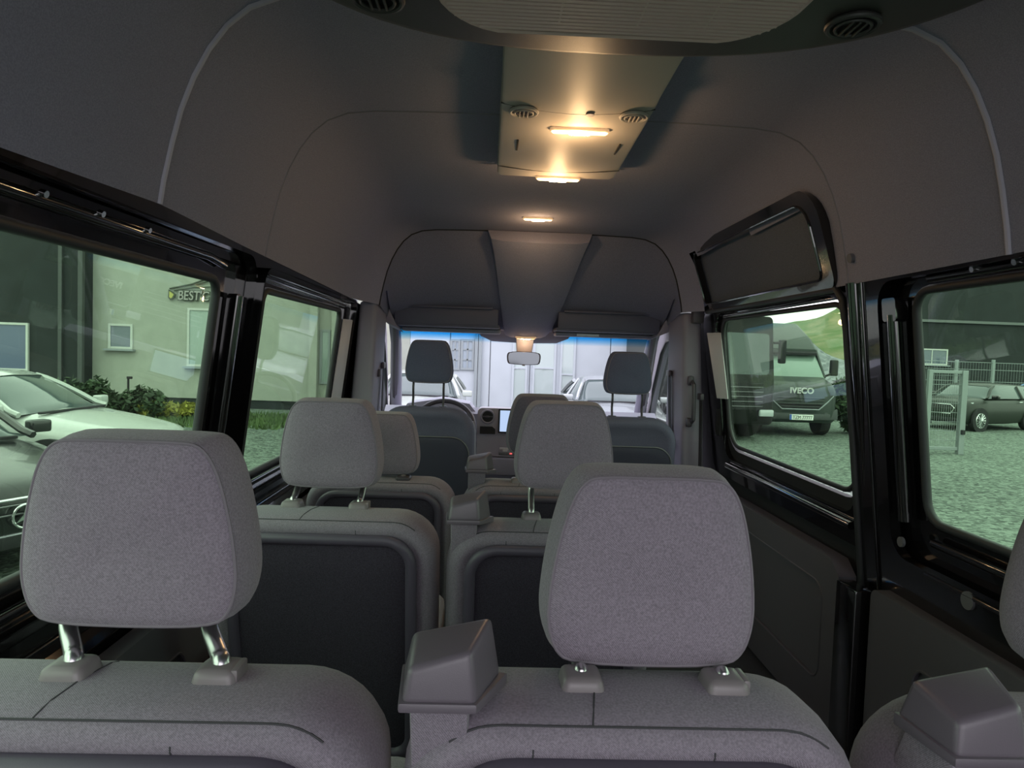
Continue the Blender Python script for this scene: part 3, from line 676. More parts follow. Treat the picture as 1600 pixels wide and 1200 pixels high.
# ------------------------------------------------------------------ mirror, visors
MR = root('rear_view_mirror', 'rear-view mirror hanging from a bracket at the top of the windscreen', 'mirror', (.005, 4.3, ZC+.05))
bm = bmesh.new(); hexa(bm, [(-.045, 4.26, ZC-.02), (.045, 4.26, ZC-.02), (.045, 4.30, ZC-.02), (-.045, 4.30, ZC-.02), (-.055, 4.20, ZC+.08), (.055, 4.20, ZC+.08), (.055, 4.25, ZC+.08), (-.055, 4.25, ZC+.08)], .006); obj('mirror_bracket', bm, PILLAR, MR)
bm = bmesh.new(); o = chaikin([(-.105, .018), (-.09, .036), (0, .040), (.09, .036), (.105, .018), (.10, -.03), (.085, -.04), (0, -.043), (-.085, -.04), (-.10, -.03)], 1)
mc = Vector((-.003, 4.22, ZC-.038))
def mo(s, y): return [mc + Vector((x*s, y, z*s)) for x, z in o]
loft(bm, [mo(.9, .03), mo(1, .02), mo(1, 0), mo(.96, -.004), mo(.93, .0)], caps=True); hd = obj('mirror_housing', bm, PLAST, MR)
bm = bmesh.new(); loft(bm, [mo(.92, -.001), mo(.92, -.004)]); obj('mirror_glass', bm, mat('mirror_glass_m', (.14, .15, .165), .08, 1), MR)
bm = bmesh.new(); box(bm, mc+Vector((0, 0, -.044)), (.018, .01, .008), .003); obj('dimming_lever', bm, PLAST, MR)
for s, lab in ((-1, 'folded sun visor over the driver side of the windscreen'), (1, 'folded sun visor with a pale sticker over the passenger side')):
    V = root('sun_visor', lab, 'sun visor', (s*.45, 4.12, ZC+.11))
    bm = bmesh.new(); box(bm, (s*.45+.01, 4.12, ZC+.112), (.58, .14, .024), .010, 3); b = obj('visor_panel', bm, PILLAR, V)
    bm = bmesh.new(); tube(bm, [(s*.16, 4.11, ZC+.115), (s*.16, 4.11, ZC+.14)], .006); tube(bm, [(s*.73, 4.12, ZC+.115), (s*.765, 4.12, ZC+.12)], .006); obj('visor_hinge', bm, PILLAR, V)
    if s > 0:
        bm = bmesh.new(); box(bm, (.36, 4.049, ZC+.110), (.13, .002, .013), 0); obj('sticker', bm, mat('sticker', (.85, .85, .85), .5), V)

# ------------------------------------------------------------------ dashboard
DB = root('dashboard', 'dark dashboard with a round air vent and a lit screen', 'dashboard', (0, 4.6, FLOOR))
bm = bmesh.new(); T = [(4.40, -1.2), (4.40, -.62), (4.34, -.58), (4.34, -.40), (4.40, -.365), (4.60, -.385), (5.02, -.48), (5.02, -1.2)]
loft(bm, [[(x, y, ZC+z) for y, z in T] for x in (-.86, -.3, .3, .86)]); obj('dash_body', bm, DASH, DB, bev=0, angle=30)
bm = bmesh.new(); plate(bm, rrect(-.275, .26, -.665, -.358, [.03, .03, .005, .005]), [], lambda u, v, d: (u, 4.30+d+ (v+.36)*-.10, ZC+v), 0, .12); cs = obj('centre_panel', bm, mat('centre_panel_m', (.36, .33, .38), .5), DB)
bm = bmesh.new(); box(bm, (0, 4.34, ZC-.72), (.52, .16, .10), .01); box(bm, (0, 4.37, ZC-.95), (.50, .14, .5), .01); obj('centre_stack', bm, DASH, DB)
vc = at(762, 651, 4.295)
bm = bmesh.new(); ring(bm, vc, .040, (0, -1, 0), .006); av = obj('air_vent', bm, PILLAR, DB, label='round vent with a silver ring')
bm = bmesh.new(); disc(bm, vc+Vector((0, .004, 0)), .038, (0, -1, 0), .006); 
obj('vent_cavity', bm, BLKM, av)
bm = bmesh.new(); box(bm, vc+Vector((0, -.004, 0)), (.07, .006, .008), .002); box(bm, vc+Vector((0, -.006, 0)), (.022, .008, .012), .003); obj('vent_blade', bm, PLAST, av)
bm = bmesh.new(); plate(bm, [(vc.x-.046, vc.z-.062), (vc.x+.03, vc.z-.062), (vc.x+.05, vc.z-.078), (vc.x+.05, vc.z-.108), (vc.x-.046, vc.z-.108)], [], lambda u, v, d: (u, 4.297+d, v), -.006, .01); obj('storage_slot', bm, BLKM, DB)
sa, sb = at(781, 641, 4.29), at(880, 677, 4.29)
bm = bmesh.new(); box(bm, ((sa.x+sb.x)/2, 4.288, (sa.z+sb.z)/2), (abs(sb.x-sa.x)+.014, .012, abs(sa.z-sb.z)+.02), .003); bz = obj('screen_bezel', bm, BLKM, DB)
bm = bmesh.new(); box(bm, ((sa.x+sb.x)/2, 4.281, (sa.z+sb.z)/2), (abs(sb.x-sa.x)-.006, .002, abs(sa.z-sb.z))); obj('screen', bm, SCREEN, bz, label='lit pale blue screen')
h1 = at(788, 701, 4.27); h2 = at(793, 709, 4.25)
bm = bmesh.new(); box(bm, h1, (.06, .01, .012), .003); box(bm, h1+Vector((.005, 0, -.012)), (.03, .01, .014), .003); obj('switch_bezel', bm, SILVREFL, DB)
bm = bmesh.new(); box(bm, h2+Vector((0, 0, 0)), (.11, .012, .02), .004); sw = obj('switch_row', bm, PLASTG, DB)
bm = bmesh.new(); box(bm, h2+Vector((.02, -.006, .002)), (.016, .006, .009), .002); obj('hazard_button', bm, mat('red_button', (.8, .1, .1), .4, emis=(1, .15, .15), estr=.8), sw, label='red lit button')
bm = bmesh.new(); bnp = [(-.75, .0), (-.72, .05), (-.52, .085), (-.33, .06), (-.28, .0)]
loft(bm, [[(x, y, ZC-.40+z) for x, z in bnp] for y in (4.36, 4.60)]); obj('instrument_hood', bm, DASH, DB)
SW = root('steering_wheel', 'black steering wheel behind the driver seat headrest posts', 'steering wheel', (-.49, 4.15, ZC-.48))
wc = Vector((-.475, 4.16, ZC-.475)); nr = Vector((0, -.85, .53))
bm = bmesh.new(); ring(bm, wc, .185, nr, .015, 40, 10); obj('wheel_rim', bm, PLAST, SW)
bm = bmesh.new(); disc(bm, wc+Vector((0, .02, 0)), .065, nr, .05, 24); obj('hub', bm, PLAST, SW)
qq = nr.to_track_quat('Z', 'Y').to_matrix()
for a in (10, 170, 270):
    bm = bmesh.new(); tube(bm, [wc + qq @ Vector((.05*math.cos(R(a)), .05*math.sin(R(a)), 0)), wc + qq @ Vector((.18*math.cos(R(a)), .18*math.sin(R(a)), 0))], .014); obj('spoke', bm, PLAST, SW)
# seat belts
def belt(label, pts, wdt=.045, nm='seat_belt', clip=None):
    bm = bmesh.new(); A = []
    for p in pts: A.append([Vector(p)+Vector((0, -wdt/2, 0)), Vector(p)+Vector((.003, -wdt/2, 0)), Vector(p)+Vector((.003, wdt/2, 0)), Vector(p)+Vector((0, wdt/2, 0))])
    T_ = root(nm, label, 'seat belt', pts[0]); loft(bm, A); obj('webbing', bm, BLKM, T_)
    bm = bmesh.new(); box(bm, pts[0], (.02, .06, .035), .008); obj('belt_guide', bm, PLAST, T_)
    if clip: bm = bmesh.new(); box(bm, clip, (.03, .05, .035), .006); obj('buckle_tongue', bm, CHROME, T_)
belt('dark seat belt hanging from the right pillar beside the passenger seat', [(.785, 3.80, ZC-.09), (.79, 3.78, ZC-.3), (.80, 3.76, ZC-.5), (.80, 3.76, ZC-.8)], clip=(.795, 3.74, ZC-.46))
belt('dark seat belt hanging from the left pillar beside the driver seat', [(-.79, 3.80, ZC-.10), (-.79, 3.78, ZC-.35), (-.80, 3.76, ZC-.8)])
belt('belt with a triangular guide between the grab handle and the sliding door glass', [(.885, 3.53, ZC-.20), (.895, 3.53, ZC-.5), (.90, 3.53, ZC-.9)])
bm = bmesh.new(); box(bm, (wx(-.3)+.03, 3.515, ZC-.30), (.02, .07, .19), .008); struct('door_latch_box', bm, BLKM, D1)

# ------------------------------------------------------------------ outside
def foliage(label, c, sx, sy, h, n, m, name='shrub', leaf=.07, cat='shrub', group=None):
    S = root(name, label, cat, c, group=group)
    bm = bmesh.new(); cx, cy, cz = c
    lob = [(random.uniform(-.8, .8)*sx, random.uniform(-.6, .6)*sy, random.uniform(.35, .8)*h) for _ in range(10)]
    for _ in range(n):
        lx, ly, lz = random.choice(lob); v = Vector((random.gauss(0, 1), random.gauss(0, 1), random.gauss(0, 1))).normalized()*random.uniform(.6, 1.0)
        p = Vector((cx+lx+v.x*sx*.38, cy+ly+v.y*sy*.4, max(.02, cz+lz*.8+v.z*h*.32)))
        a = Vector((random.gauss(0, 1), random.gauss(0, 1), random.gauss(0, .6)+.5)).normalized()*leaf; b = a.cross(Vector((random.gauss(0, 1), random.gauss(0, 1), random.gauss(0, 1)))).normalized()*leaf*.4
        bm.faces.new([bm.verts.new(q) for q in (p-a, p+b, p+a, p-b)])
    obj('foliage', bm, m, S, smooth=False, double=0, kind='stuff')
    bm = bmesh.new()
    for k in range(5): tube(bm, [(cx+random.uniform(-.2, .2)*sx, cy, 0), (cx+random.uniform(-.5, .5)*sx, cy+random.uniform(-.3, .3)*sy, h*.6)], .02, 5)
    obj('stem', bm, mat('bark', (.09, .07, .05), .9) if 'bark' not in bpy.data.materials else bpy.data.materials['bark'], S)
LEAFD = mat('leaf_dark', (.028, .052, .02), .7, noise=.5, nscale=3); LEAFM = mat('leaf_mid', (.06, .10, .025), .7, noise=.4, nscale=3); LEAFY = mat('leaf_yellow', (.26, .25, .04), .7, noise=.3, nscale=4); LEAFB = mat('leaf_bright', (.22, .36, .10), .7, noise=.35, nscale=3)

# main building: pale render on the left, light sheet cladding ahead
RENDER = mat('pale_render', (.34, .35, .31), .9, noise=.05, nscale=3, bump=.2, bscale=60)
SHEET = mat('pale_blue_sheet', (.46, .48, .53), .6, noise=.03, nscale=2)
DARKR = mat('dark_render', (.016, .02, .021), .9, noise=.15, nscale=2)
WHITEF = mat('white_frame', (.50, .51, .49), .5); GREYF = mat('grey_frame', (.26, .28, .30), .5)
PANE = mat('window_pane', (.10, .12, .16), .06, coat=.5); PANEG = mat('window_pane_pale', (.30, .36, .34), .1, coat=.5)
YB = 19.8
BL = root('building', 'long pale building with a lettered sign, seen through windscreen and left windows', 'building', (-3, YB, 0))
xl = at(130, 560, YB).x; xm = at(640, 560, YB).x; xr = at(1080, 560, YB).x
def wallbox(bm, x0, x1, z0, z1, y0=YB, d=.3): box(bm, ((x0+x1)/2, y0+d/2, (z0+z1)/2), (x1-x0, d, z1-z0))
bm = bmesh.new(); wallbox(bm, xl, xm, .25, 7.0); obj('wall', bm, RENDER, BL, smooth=False)
bm = bmesh.new(); wallbox(bm, xl, xm, 0, .25, YB+.04); obj('plinth', bm, DARKR, BL, smooth=False)
def bwin(x0, x1, z0, z1, fm=WHITEF, pm_=PANE, y=YB, par=BL, mull=0, sill=True, trans=0):
    fw = .06; bm = bmesh.new()
    plate(bm, [(x0, z0), (x1, z0), (x1, z1), (x0, z1)], [[(x0+fw, z0+fw), (x1-fw, z0+fw), (x1-fw, z1-fw), (x0+fw, z1-fw)]], lambda u, v, d: (u, y+d, v), -.04, .04)
    for k in range(mull): box(bm, (x0+(x1-x0)*(k+1)/(mull+1), y-.01, (z0+z1)/2), (.04, .05, z1-z0-.1))
    for k in range(trans): box(bm, ((x0+x1)/2, y-.01, z0+(z1-z0)*(k+1)/(trans+1)), (x1-x0-.1, .05, .04))
    o = obj('window', bm, fm, par, smooth=False)
    bm = bmesh.new(); box(bm, ((x0+x1)/2, y-.0, (z0+z1)/2), (x1-x0-.1, .02, z1-z0-.1)); obj('pane', bm, pm_, o, smooth=False)
    if sill: bm = bmesh.new(); box(bm, ((x0+x1)/2, y-.08, z0-.03), (x1-x0+.15, .16, .05)); obj('sill', bm, GREYF, o, smooth=False)
def pw(px0, py0, px1, py1, Y=YB):
    a, b = at(px0, (py0+py1)/2, Y), at(px1, (py0+py1)/2, Y); c, d = at((px0+px1)/2, py1, Y), at((px0+px1)/2, py0, Y)
    return a.x, b.x, c.z, d.z
bwin(*pw(170, 506, 208, 545)); bwin(*pw(293, 482, 345, 573), pm_=PANEG)
bwin(*pw(500, 515, 516, 600), fm=GREYF, pm_=PANEG, sill=False)
bm = bmesh.new(); a = at(487, 560, YB); b = at(530, 560, YB); 
for px in (492, 526):
    a = at(px, 560, YB); box(bm, (a.x, YB-.12, 3.5), (.22, .24, 7)); 
obj('pilaster', bm, RENDER, BL, smooth=False)
# roof edge
bm = bmesh.new(); box(bm, ((xl+xr)/2, YB-.15, 7.05), (xr-xl+.1, .9, .18)); obj('roof_edge', bm, GREYF, BL, smooth=False)
# sheet cladding, each sheet a part
x = xm; i = 0
while x < xr-.9:
    x1 = x + 1.15
    bm = bmesh.new(); box(bm, (x+.57, YB+.05, 3.5), (1.13, .1, 7.0), .01, 1); obj('wall_panel', bm, SHEET, BL, smooth=False); x = x1; i += 1
bm = bmesh.new(); wallbox(bm, xm, xr, 0, 6.9, YB+.1); obj('backing_wall', bm, GREYF, BL, smooth=False)
for q in ((703, 530, 719, 578), (720, 530, 741, 578)): bwin(*pw(*q), fm=GREYF, pm_=mat('pane_bluegrey', (.28, .32, .38), .1), mull=1, trans=2, sill=False, y=YB-.02)
a = at(747, 560, YB)
for px in (744, 750): 
    a = at(px, 560, YB); bm = bmesh.new(); box(bm, (a.x, YB-.06, 3.5), (.09, .12, 7)); obj('downpipe', bm, GREYF, BL, smooth=False)
for q in ((800, 500, 824, 650), (832, 500, 868, 650), (874, 520, 898, 650)): bwin(*pw(*q), fm=SHEET, pm_=mat('door_pane', (.42, .47, .47), .05, coat=.6), sill=False, y=YB-.03, trans=1)
# sign
SG = root('wall_sign', 'outlined roof-shaped sign reading BEST on the pale wall above the taller window', 'sign', (at(300, 460, YB).x, YB-.05, 3.3))
INK = mat('sign_outline', (.06, .07, .05), .6); SF = mat('sign_face', (.36, .34, .33), .6); SY = mat('sign_yellow', (.45, .42, .12), .6)
def wp(px, py): p_ = at(px, py, YB-.05); return (p_.x, YB-.05, p_.z)
bm = bmesh.new(); tube(bm, [wp(265, 451), wp(300, 444), wp(322, 436), wp(345, 430), wp(378, 444), wp(404, 455)], .025, 6); tube(bm, [wp(272, 454), wp(303, 449), wp(345, 448), wp(395, 457)], .018, 6); tube(bm, [wp(306, 445), wp(330, 438), wp(345, 436), wp(352, 447)], .018, 6)
obj('sign_roofline', bm, INK, SG)
bm = bmesh.new(); sh = [wp(264, 452), wp(272, 457), wp(275, 460), wp(271, 467), wp(267, 469), wp(263, 465), wp(264, 459)]
loft(bm, [[(p_[0], p_[1], p_[2]) for p_ in sh], [(p_[0], p_[1]-.03, p_[2]) for p_ in sh]]); obj('sign_emblem', bm, INK, SG, smooth=False)
bm = bmesh.new(); cxx = sum(p_[0] for p_ in sh)/7; czz = sum(p_[2] for p_ in sh)/7; loft(bm, [[(cxx+(p_[0]-cxx)*.6, p_[1]-d_, czz+(p_[2]-czz)*.65) for p_ in sh] for d_ in (.02, .04)]); obj('emblem_face', bm, SY, SG, smooth=False)
p0 = Vector(wp(278, 468)); MT = Matrix.Translation(p0) @ Matrix.Rotation(R(90), 4, 'X') 
text('sign_letters_outline', "BEST'C", .36, INK, MT, SG, .012, bold=.030, sx=.80, shear=.1)
text('sign_letters', "BEST'C", .36, SF, Matrix.Translation(Vector((0, -.03, 0))) @ MT, SG, .012, bold=.002, sx=.80, shear=.1)
# dark wing on the left
DW = root('dark_building_wing', 'dark charcoal building wing with a white framed window at the far left', 'building', (-15, 17, 0))
x1 = at(128, 560, 19.3).x
bm = bmesh.new(); box(bm, ((x1-26)/2, 19.55, 2.9), (26+x1, .5, 5.8)); obj('wall', bm, DARKR, DW, smooth=False)
bm = bmesh.new(); box(bm, (x1+.0, 19.25, 2.9), (.12, .12, 5.8)); box(bm, (x1-.55, 19.26, 2.9), (.10, .1, 5.8)); obj('downpipe', bm, mat('pipe_dark', (.05, .055, .055), .5), DW, smooth=False)
q = pw(-60, 503, 46, 578, 19.3); bwin(*q, par=DW, y=19.27, pm_=mat('pane_dusk', (.10, .12, .20), .1), fm=WHITEF)
# shrubs along the left wall
for (px, Y, sx, h, m, lab) in ((85, 15.8, .75, 1.0, LEAFD, 'dark green shrub in front of the charcoal wall'), (128, 16.0, .7, 1.1, LEAFD, 'dark green shrub at the corner where the pale wall begins'),
        (180, 16.4, .75, .95, LEAFD, 'dark shrub under the small square window'), (222, 16.5, .65, .75, LEAFD, 'low dark shrub at the end of the shrub row'), (268, 16.6, .65, .50, LEAFY, 'low yellow-green shrub at the foot of the pale wall'), (300, 17.3, .5, .4, LEAFM, 'small mid-green shrub between the yellow one and the pillar')):
    p_ = at(px, 600, Y); foliage(lab, (p_.x, Y, 0), sx, .5, h, 900, m, leaf=.09, group='shrubs along the building')
for (px, Y, sx, lab) in ((300, 16.0, 1.6, 'strip of rough grass beneath the shrubs'), (430, 17.0, 1.8, 'strip of rough grass at the foot of the wall seen in the second left window')):
    p_ = at(px, 640, Y); bm = bmesh.new()
    for _ in range(1600):
        q = Vector((p_.x+random.uniform(-2.2, 2.2), Y+random.uniform(-.9, 1.2), 0)); hh = random.uniform(.05, .16)
        a = Vector((random.uniform(-.05, .05), random.uniform(-.05, .05), hh)); b = Vector((.03, 0, 0)); bm.faces.new([bm.verts.new(z_) for z_ in (q-b, q+b, q+a)])
    props(obj('grass_strip', bm, LEAFM, smooth=False, double=0), lab, 'grass', kind='stuff')
# post lamp and rail near the shrubs
p_ = at(200, 645, 17.0)
GP = root('garden_spotlight', 'thin post with a small lamp head rising from the shrubs', 'garden light', (p_.x, 17, 0))
bm = bmesh.new(); tube(bm, [(p_.x, 17, 0), (p_.x, 17, at(200, 592, 17).z)], .025, 6); obj('post', bm, BLKM, GP)
bm = bmesh.new(); box(bm, (p_.x+.03, 17, at(200, 590, 17).z), (.12, .06, .06), .01); obj('lamp_head', bm, BLKM, GP)

# ---- cars
def wheel(par, c, r, wd, rim=CHROME, spokes=10, side=1):
    bm = bmesh.new(); x, y, z = c
    loft(bm, [[(x + r_*math.cos(2*math.pi*k/28), y + d, z + r_*math.sin(2*math.pi*k/28)) for k in range(28)] for r_, d in ((r*.7, -wd/2), (r*.96, -wd/2), (r, -wd*.35), (r, wd*.35), (r*.96, wd/2), (r*.7, wd/2))], caps=True)
    wv = obj('wheel', bm, RUBBERT, par, local=True)
    bm = bmesh.new(); yo = y + side*wd*.5
    loft(bm, [[(x + r_*math.cos(2*math.pi*k/28), yo + side*d, z + r_*math.sin(2*math.pi*k/28)) for k in range(28)] for r_, d in ((r*.72, .0), (r*.70, .012), (r*.63, .012), (r*.62, .0))], caps=False)
    for k in range(spokes):
        a = 2*math.pi*k/spokes; tube(bm, [(x, yo+side*.008, z), (x+r*.66*math.cos(a), yo+side*.006, z+r*.66*math.sin(a))], r*.045, 5)
    disc(bm, (x, yo+side*.008, z), r*.16, (0, side, 0), .02, 14)
    obj('rim', bm, rim, wv, local=True)
RUBBERT = mat('tyre_rubber', (.02, .02, .02), .85)
def car(label, loc, rotz, paint, L=4.6, W=1.8, H=1.42, kind='sedan', grille=True, rimm=CHROME, group=None, star=False, name='car'):
    """nose points along local +x; x=0 is the front bumper"""
    C = root(name, label, 'car', loc, rotz, group)
    hw = W/2
    if kind == 'sedan':
        body = [(0, .55, .38, .60), (-.06, .78, .26, .72), (-.35, .92, .22, .80), (-.9, .99, .22, .89), (-1.45, 1.0, .22, .96), (-2.2, 1.0, .20, .95), (-3.2, 1.0, .20, .96), (-3.9, .99, .24, .99), (-4.4, .93, .30, .98), (-L+.05, .80, .36, .85), (-L, .7, .45, .7)]
        gh = [(-1.25, .78, .95, .96), (-1.95, .66, .94, 1.36), (-2.4, .64, .94, H), (-3.0, .64, .94, H-.02), (-3.55, .66, .95, 1.28), (-4.05, .76, .97, 1.0)]
        wb = (-.85, -.85-2.75)
    elif kind == 'mini':
        L = 3.85; body = [(0, .6, .40, .66), (-.08, .82, .25, .84), (-.4, .94, .20, .93), (-.95, 1.0, .20, .97), (-1.3, 1.0, .2, .98), (-2.4, 1.0, .2, .99), (-3.3, .99, .24, 1.0), (-3.7, .93, .30, .98), (-3.82, .84, .36, .9), (-L, .75, .45, .75)]
        gh = [(-1.05, .80, .97, .99), (-1.50, .70, .97, 1.33), (-1.9, .69, .97, 1.41), (-2.9, .69, .97, 1.40), (-3.45, .72, .98, 1.34), (-3.72, .80, .98, 1.02)]
        wb = (-.70, -3.17)
    elif kind == 'van':
        L = 5.4; H = 2.4; body = [(0, .70, .40, .90), (-.08, .86, .28, 1.1), (-.5, .96, .24, 1.20), (-.95, 1.0, .24, 1.28), (-1.6, 1.0, .24, 1.32), (-5.2, 1.0, .26, 1.32), (-L, .96, .32, 1.3)]
        gh = [(-.85, .86, 1.25, 1.30), (-1.55, .84, 1.28, 2.12), (-1.9, .84, 1.3, 2.35), (-3.5, .84, 1.3, H), (-5.2, .84, 1.3, H-.02), (-L, .82, 1.3, H-.08)]
        wb = (-.95, -4.2)
    def sec(x, f, zb, zt):
        w_ = hw*f; h_ = zt-zb
        return [(x, -w_*.80, zb), (x, -w_*.95, zb+.04), (x, -w_, zb+h_*.25), (x, -w_, zb+h_*.55), (x, -w_*.97, zb+h_*.80), (x, -w_*.90, zb+h_*.94), (x, -w_*.70, zt), (x, 0, zt+.025),
                (x, w_*.70, zt), (x, w_*.90, zb+h_*.94), (x, w_*.97, zb+h_*.80), (x, w_, zb+h_*.55), (x, w_, zb+h_*.25), (x, w_*.95, zb+.04), (x, w_*.80, zb)]
    def fine(T, k=4):
        o = []
        for i in range(len(T)-1):
            p0 = T[max(i-1, 0)]; p1 = T[i]; p2 = T[i+1]; p3 = T[min(i+2, len(T)-1)]
            for j in range(k):
                t = j/k; o.append(tuple(.5*((2*b_) + (-a_+c_)*t + (2*a_-5*b_+4*c_-d_)*t*t + (-a_+3*b_-3*c_+d_)*t**3) for a_, b_, c_, d_ in zip(p0, p1, p2, p3)))
        return o + [T[-1]]
    bm = bmesh.new(); loft(bm, [sec(*q_) for q_ in fine(body)]); bd = obj('body', bm, paint, C, local=True, angle=50)
    # glasshouse and roof
    ghf = fine(gh)
    bm = bmesh.new(); loft(bm, [[(x, -hw*.92, zb), (x, -hw*f*1.02, zt-.06 if zt-.06 > zb else zb+.001), (x, -hw*f*.85, zt-.015), (x, 0, zt), (x, hw*f*.85, zt-.015), (x, hw*f*1.02, zt-.06 if zt-.06 > zb else zb+.001), (x, hw*.92, zb)] for x, f, zb, zt in ghf])
    obj('glasshouse', bm, CARGLASS, C, local=True, angle=60)
    i0, i1 = (1, len(gh)-2) if kind != 'van' else (2, len(gh)-1)
    rf = [q_ for q_ in ghf if gh[i1][0]-.01 <= q_[0] <= gh[i0][0]+.01]
    bm = bmesh.new(); loft(bm, [[(x, -hw*f*1.03, zt-.07), (x, -hw*f*.87, zt-.008), (x, 0, zt+.012), (x, hw*f*.87, zt-.008), (x, hw*f*1.03, zt-.07)] for x, f, zb, zt in rf], closed=False, caps=False); obj('roof', bm, paint, C, local=True)
    for s in (-1, 1):
        bm = bmesh.new()
        tube(bm, [(x, s*hw*lerp(.93, f*1.02, min(1, (zt-zb)/(H*.32))), max(zt-.05, zb)) for x, f, zb, zt in ghf if x > gh[i0][0]-.2], .035, 6)
        tube(bm, [(x, s*hw*lerp(.93, f*1.02, min(1, (zt-zb)/(H*.32))), max(zt-.05, zb)) for x, f, zb, zt in ghf if x < gh[i1][0]+.2], .05, 6)
        mid = gh[3][0]; tube(bm, [(mid+.1, s*hw*.95, gh[3][2]), (mid+.1, s*hw*gh[3][1]*1.03, H-.08)], .035, 6)
        obj('roof_pillar', bm, paint, C, local=True)
        bm = bmesh.new(); bx = gh[0][0]-.18; box(bm, (bx, s*(hw+.09), gh[0][2]+.06), (.12, .20, .12), .03, 3); obj('door_mirror', bm, BLACK if kind == 'mini' else paint, C, local=True)
        bm = bmesh.new(); tube(bm, [(mid+.35, s*(hw*1.0+.008), gh[0][2]-.10), (mid+.19, s*(hw*1.0+.008), gh[0][2]-.10)], .014, 6); obj('door_handle', bm, CHROME, C, local=True)
        for xw in wb:
            bm = bmesh.new(); disc(bm, (xw, s*(hw*.99), .33), .37, (0, 1, 0), .06, 28); obj('wheel_arch', bm, BLKM, C, local=True)
            wheel(C, (xw, s*(hw-.08), .32), .32, .2, rimm, 14 if kind == 'mini' else 10, s)
        bm = bmesh.new(); zl = body[1][3]-.08
        hexa(bm, [(-.02, s*hw*.42, zl-.06), (-.10, s*hw*.80, zl-.04), (-.42, s*hw*.90, zl-.0), (-.30, s*hw*.40, zl-.06), (-.10, s*hw*.45, zl+.05), (-.20, s*hw*.80, zl+.07), (-.50, s*hw*.91, zl+.10), (-.36, s*hw*.42, zl+.07)], .01)
        obj('headlight', bm, HEADL, C, local=True)
    if grille:
        zg = body[1][3]-.17
        bm = bmesh.new(); pr = [(-hw*.50, .10), (hw*.50, .10), (hw*.62, .0), (hw*.50, -.17), (-hw*.50, -.17), (-hw*.62, .0)]
        plate(bm, pr, [], lambda u, v, d: (.02+d - .10*abs(u/hw)**2, u, zg+v), 0, -.12); gr = obj('grille', bm, BLKM, C, local=True)
        bm = bmesh.new(); tube(bm, [(.026-.10*abs(u/hw)**2, u, zg+v) for u, v in pr], .013, 6, closed=True); obj('grille_surround', bm, CHROME, gr, local=True)
        bm = bmesh.new()
        for k in range(2): tube(bm, [(.03-.10*abs(u)**2*.3, hw*.54*u, zg+.06-.07*k) for u in (-1, -.5, 0, .5, 1)], .007, 5)
        obj('grille_bar', bm, PLASTG if star else PLAST, gr, local=True)
        if star:
            ec = Vector((.045, 0, zg-.03)); bm = bmesh.new(); ring(bm, ec, .088, (1, 0, 0), .009, 32)
            for a in (90, 210, 330):
                d_ = Vector((0, math.cos(R(a)), math.sin(R(a)))); n_ = Vector((0, -d_.z, d_.y))
                f0 = [ec + n_*.022, ec + d_*.085, ec - n_*.022, ec - d_*.01]
                loft(bm, [f0, [v_ + Vector((.012, 0, 0)) for v_ in f0]])
            obj('star_emblem', bm, CHROME, gr, local=True)
        bm = bmesh.new(); box(bm, (-.0, 0, .33), (.06, W*.72, .10), .02); obj('lower_intake', bm, BLKM, C, local=True)
    bm = bmesh.new(); box(bm, (-1.15, 0, body[4][3]+.0), (.05, W*.7, .03), .01, rot=Matrix.Rotation(R(0), 3, 'Z')); obj('wiper_cowl', bm, BLKM, C, local=True)
    return C
CARGLASS = mat('car_glass', (.06, .08, .08), .05, coat=.2); HEADL = mat('headlight_glass', (.45, .48, .50), .1, coat=.8)
WPAINT = mat('white_paint', (.42, .44, .42), .25, coat=.6); BPAINT = mat('black_car_paint', (.012, .013, .014), .2, spec=.4, coat=.3); DGREEN = mat('dark_green_paint', (.016, .02, .016), .35, spec=.3, coat=.1); TBLK = mat('matt_truck_paint', (.015, .016, .016), .5, spec=.2)
SPAINT = mat('blue_car_paint', (.08, .18, .40), .25, coat=.7)
car('white car with its bonnet under the rear left window, beyond the dark grille', (at(255, 660, 8.9).x, 8.9, 0), R(-3), WPAINT, H=1.42, grille=False)
car('dark car at the left edge showing headlight, chrome grille bars and round star badge', (at(34, 800, 5.3).x, 5.3, 0), R(-26), BPAINT, star=True)
car('small dark car with a pale roof and bright multi-spoke wheels beyond the mesh gate', (at(1462, 640, 20.5).x, 20.5, 0), R(203), DGREEN, kind='mini')
car('blue car parked behind the small dark car', (at(1540, 640, 25.5).x, 25.5, 0), R(180), SPAINT, H=1.5)
car('white car parked ahead on the left, seen past the driver headrest', (at(640, 620, 12.5).x, 12.5, 0), R(-90), WPAINT)
car('silver car parked ahead on the right, seen beside the passenger headrest', (at(985, 640, 12.5).x, 12.5, 0), R(-90), mat('silver_paint', (.35, .36, .38), .25, .5, coat=.6))

# ---- light truck facing the van, seen through the sliding door glass
TP = mat('truck_paint', (.030, .040, .035), .4, spec=.3, coat=.1); TPL = mat('truck_bumper', (.045, .05, .05), .6)
tp = at(1250, 640, 17.0); T1 = root('truck', 'dark grey light truck facing the camera with IVECO lettering and a number plate', 'truck', (tp.x, 17.0, 0), R(-90+0))
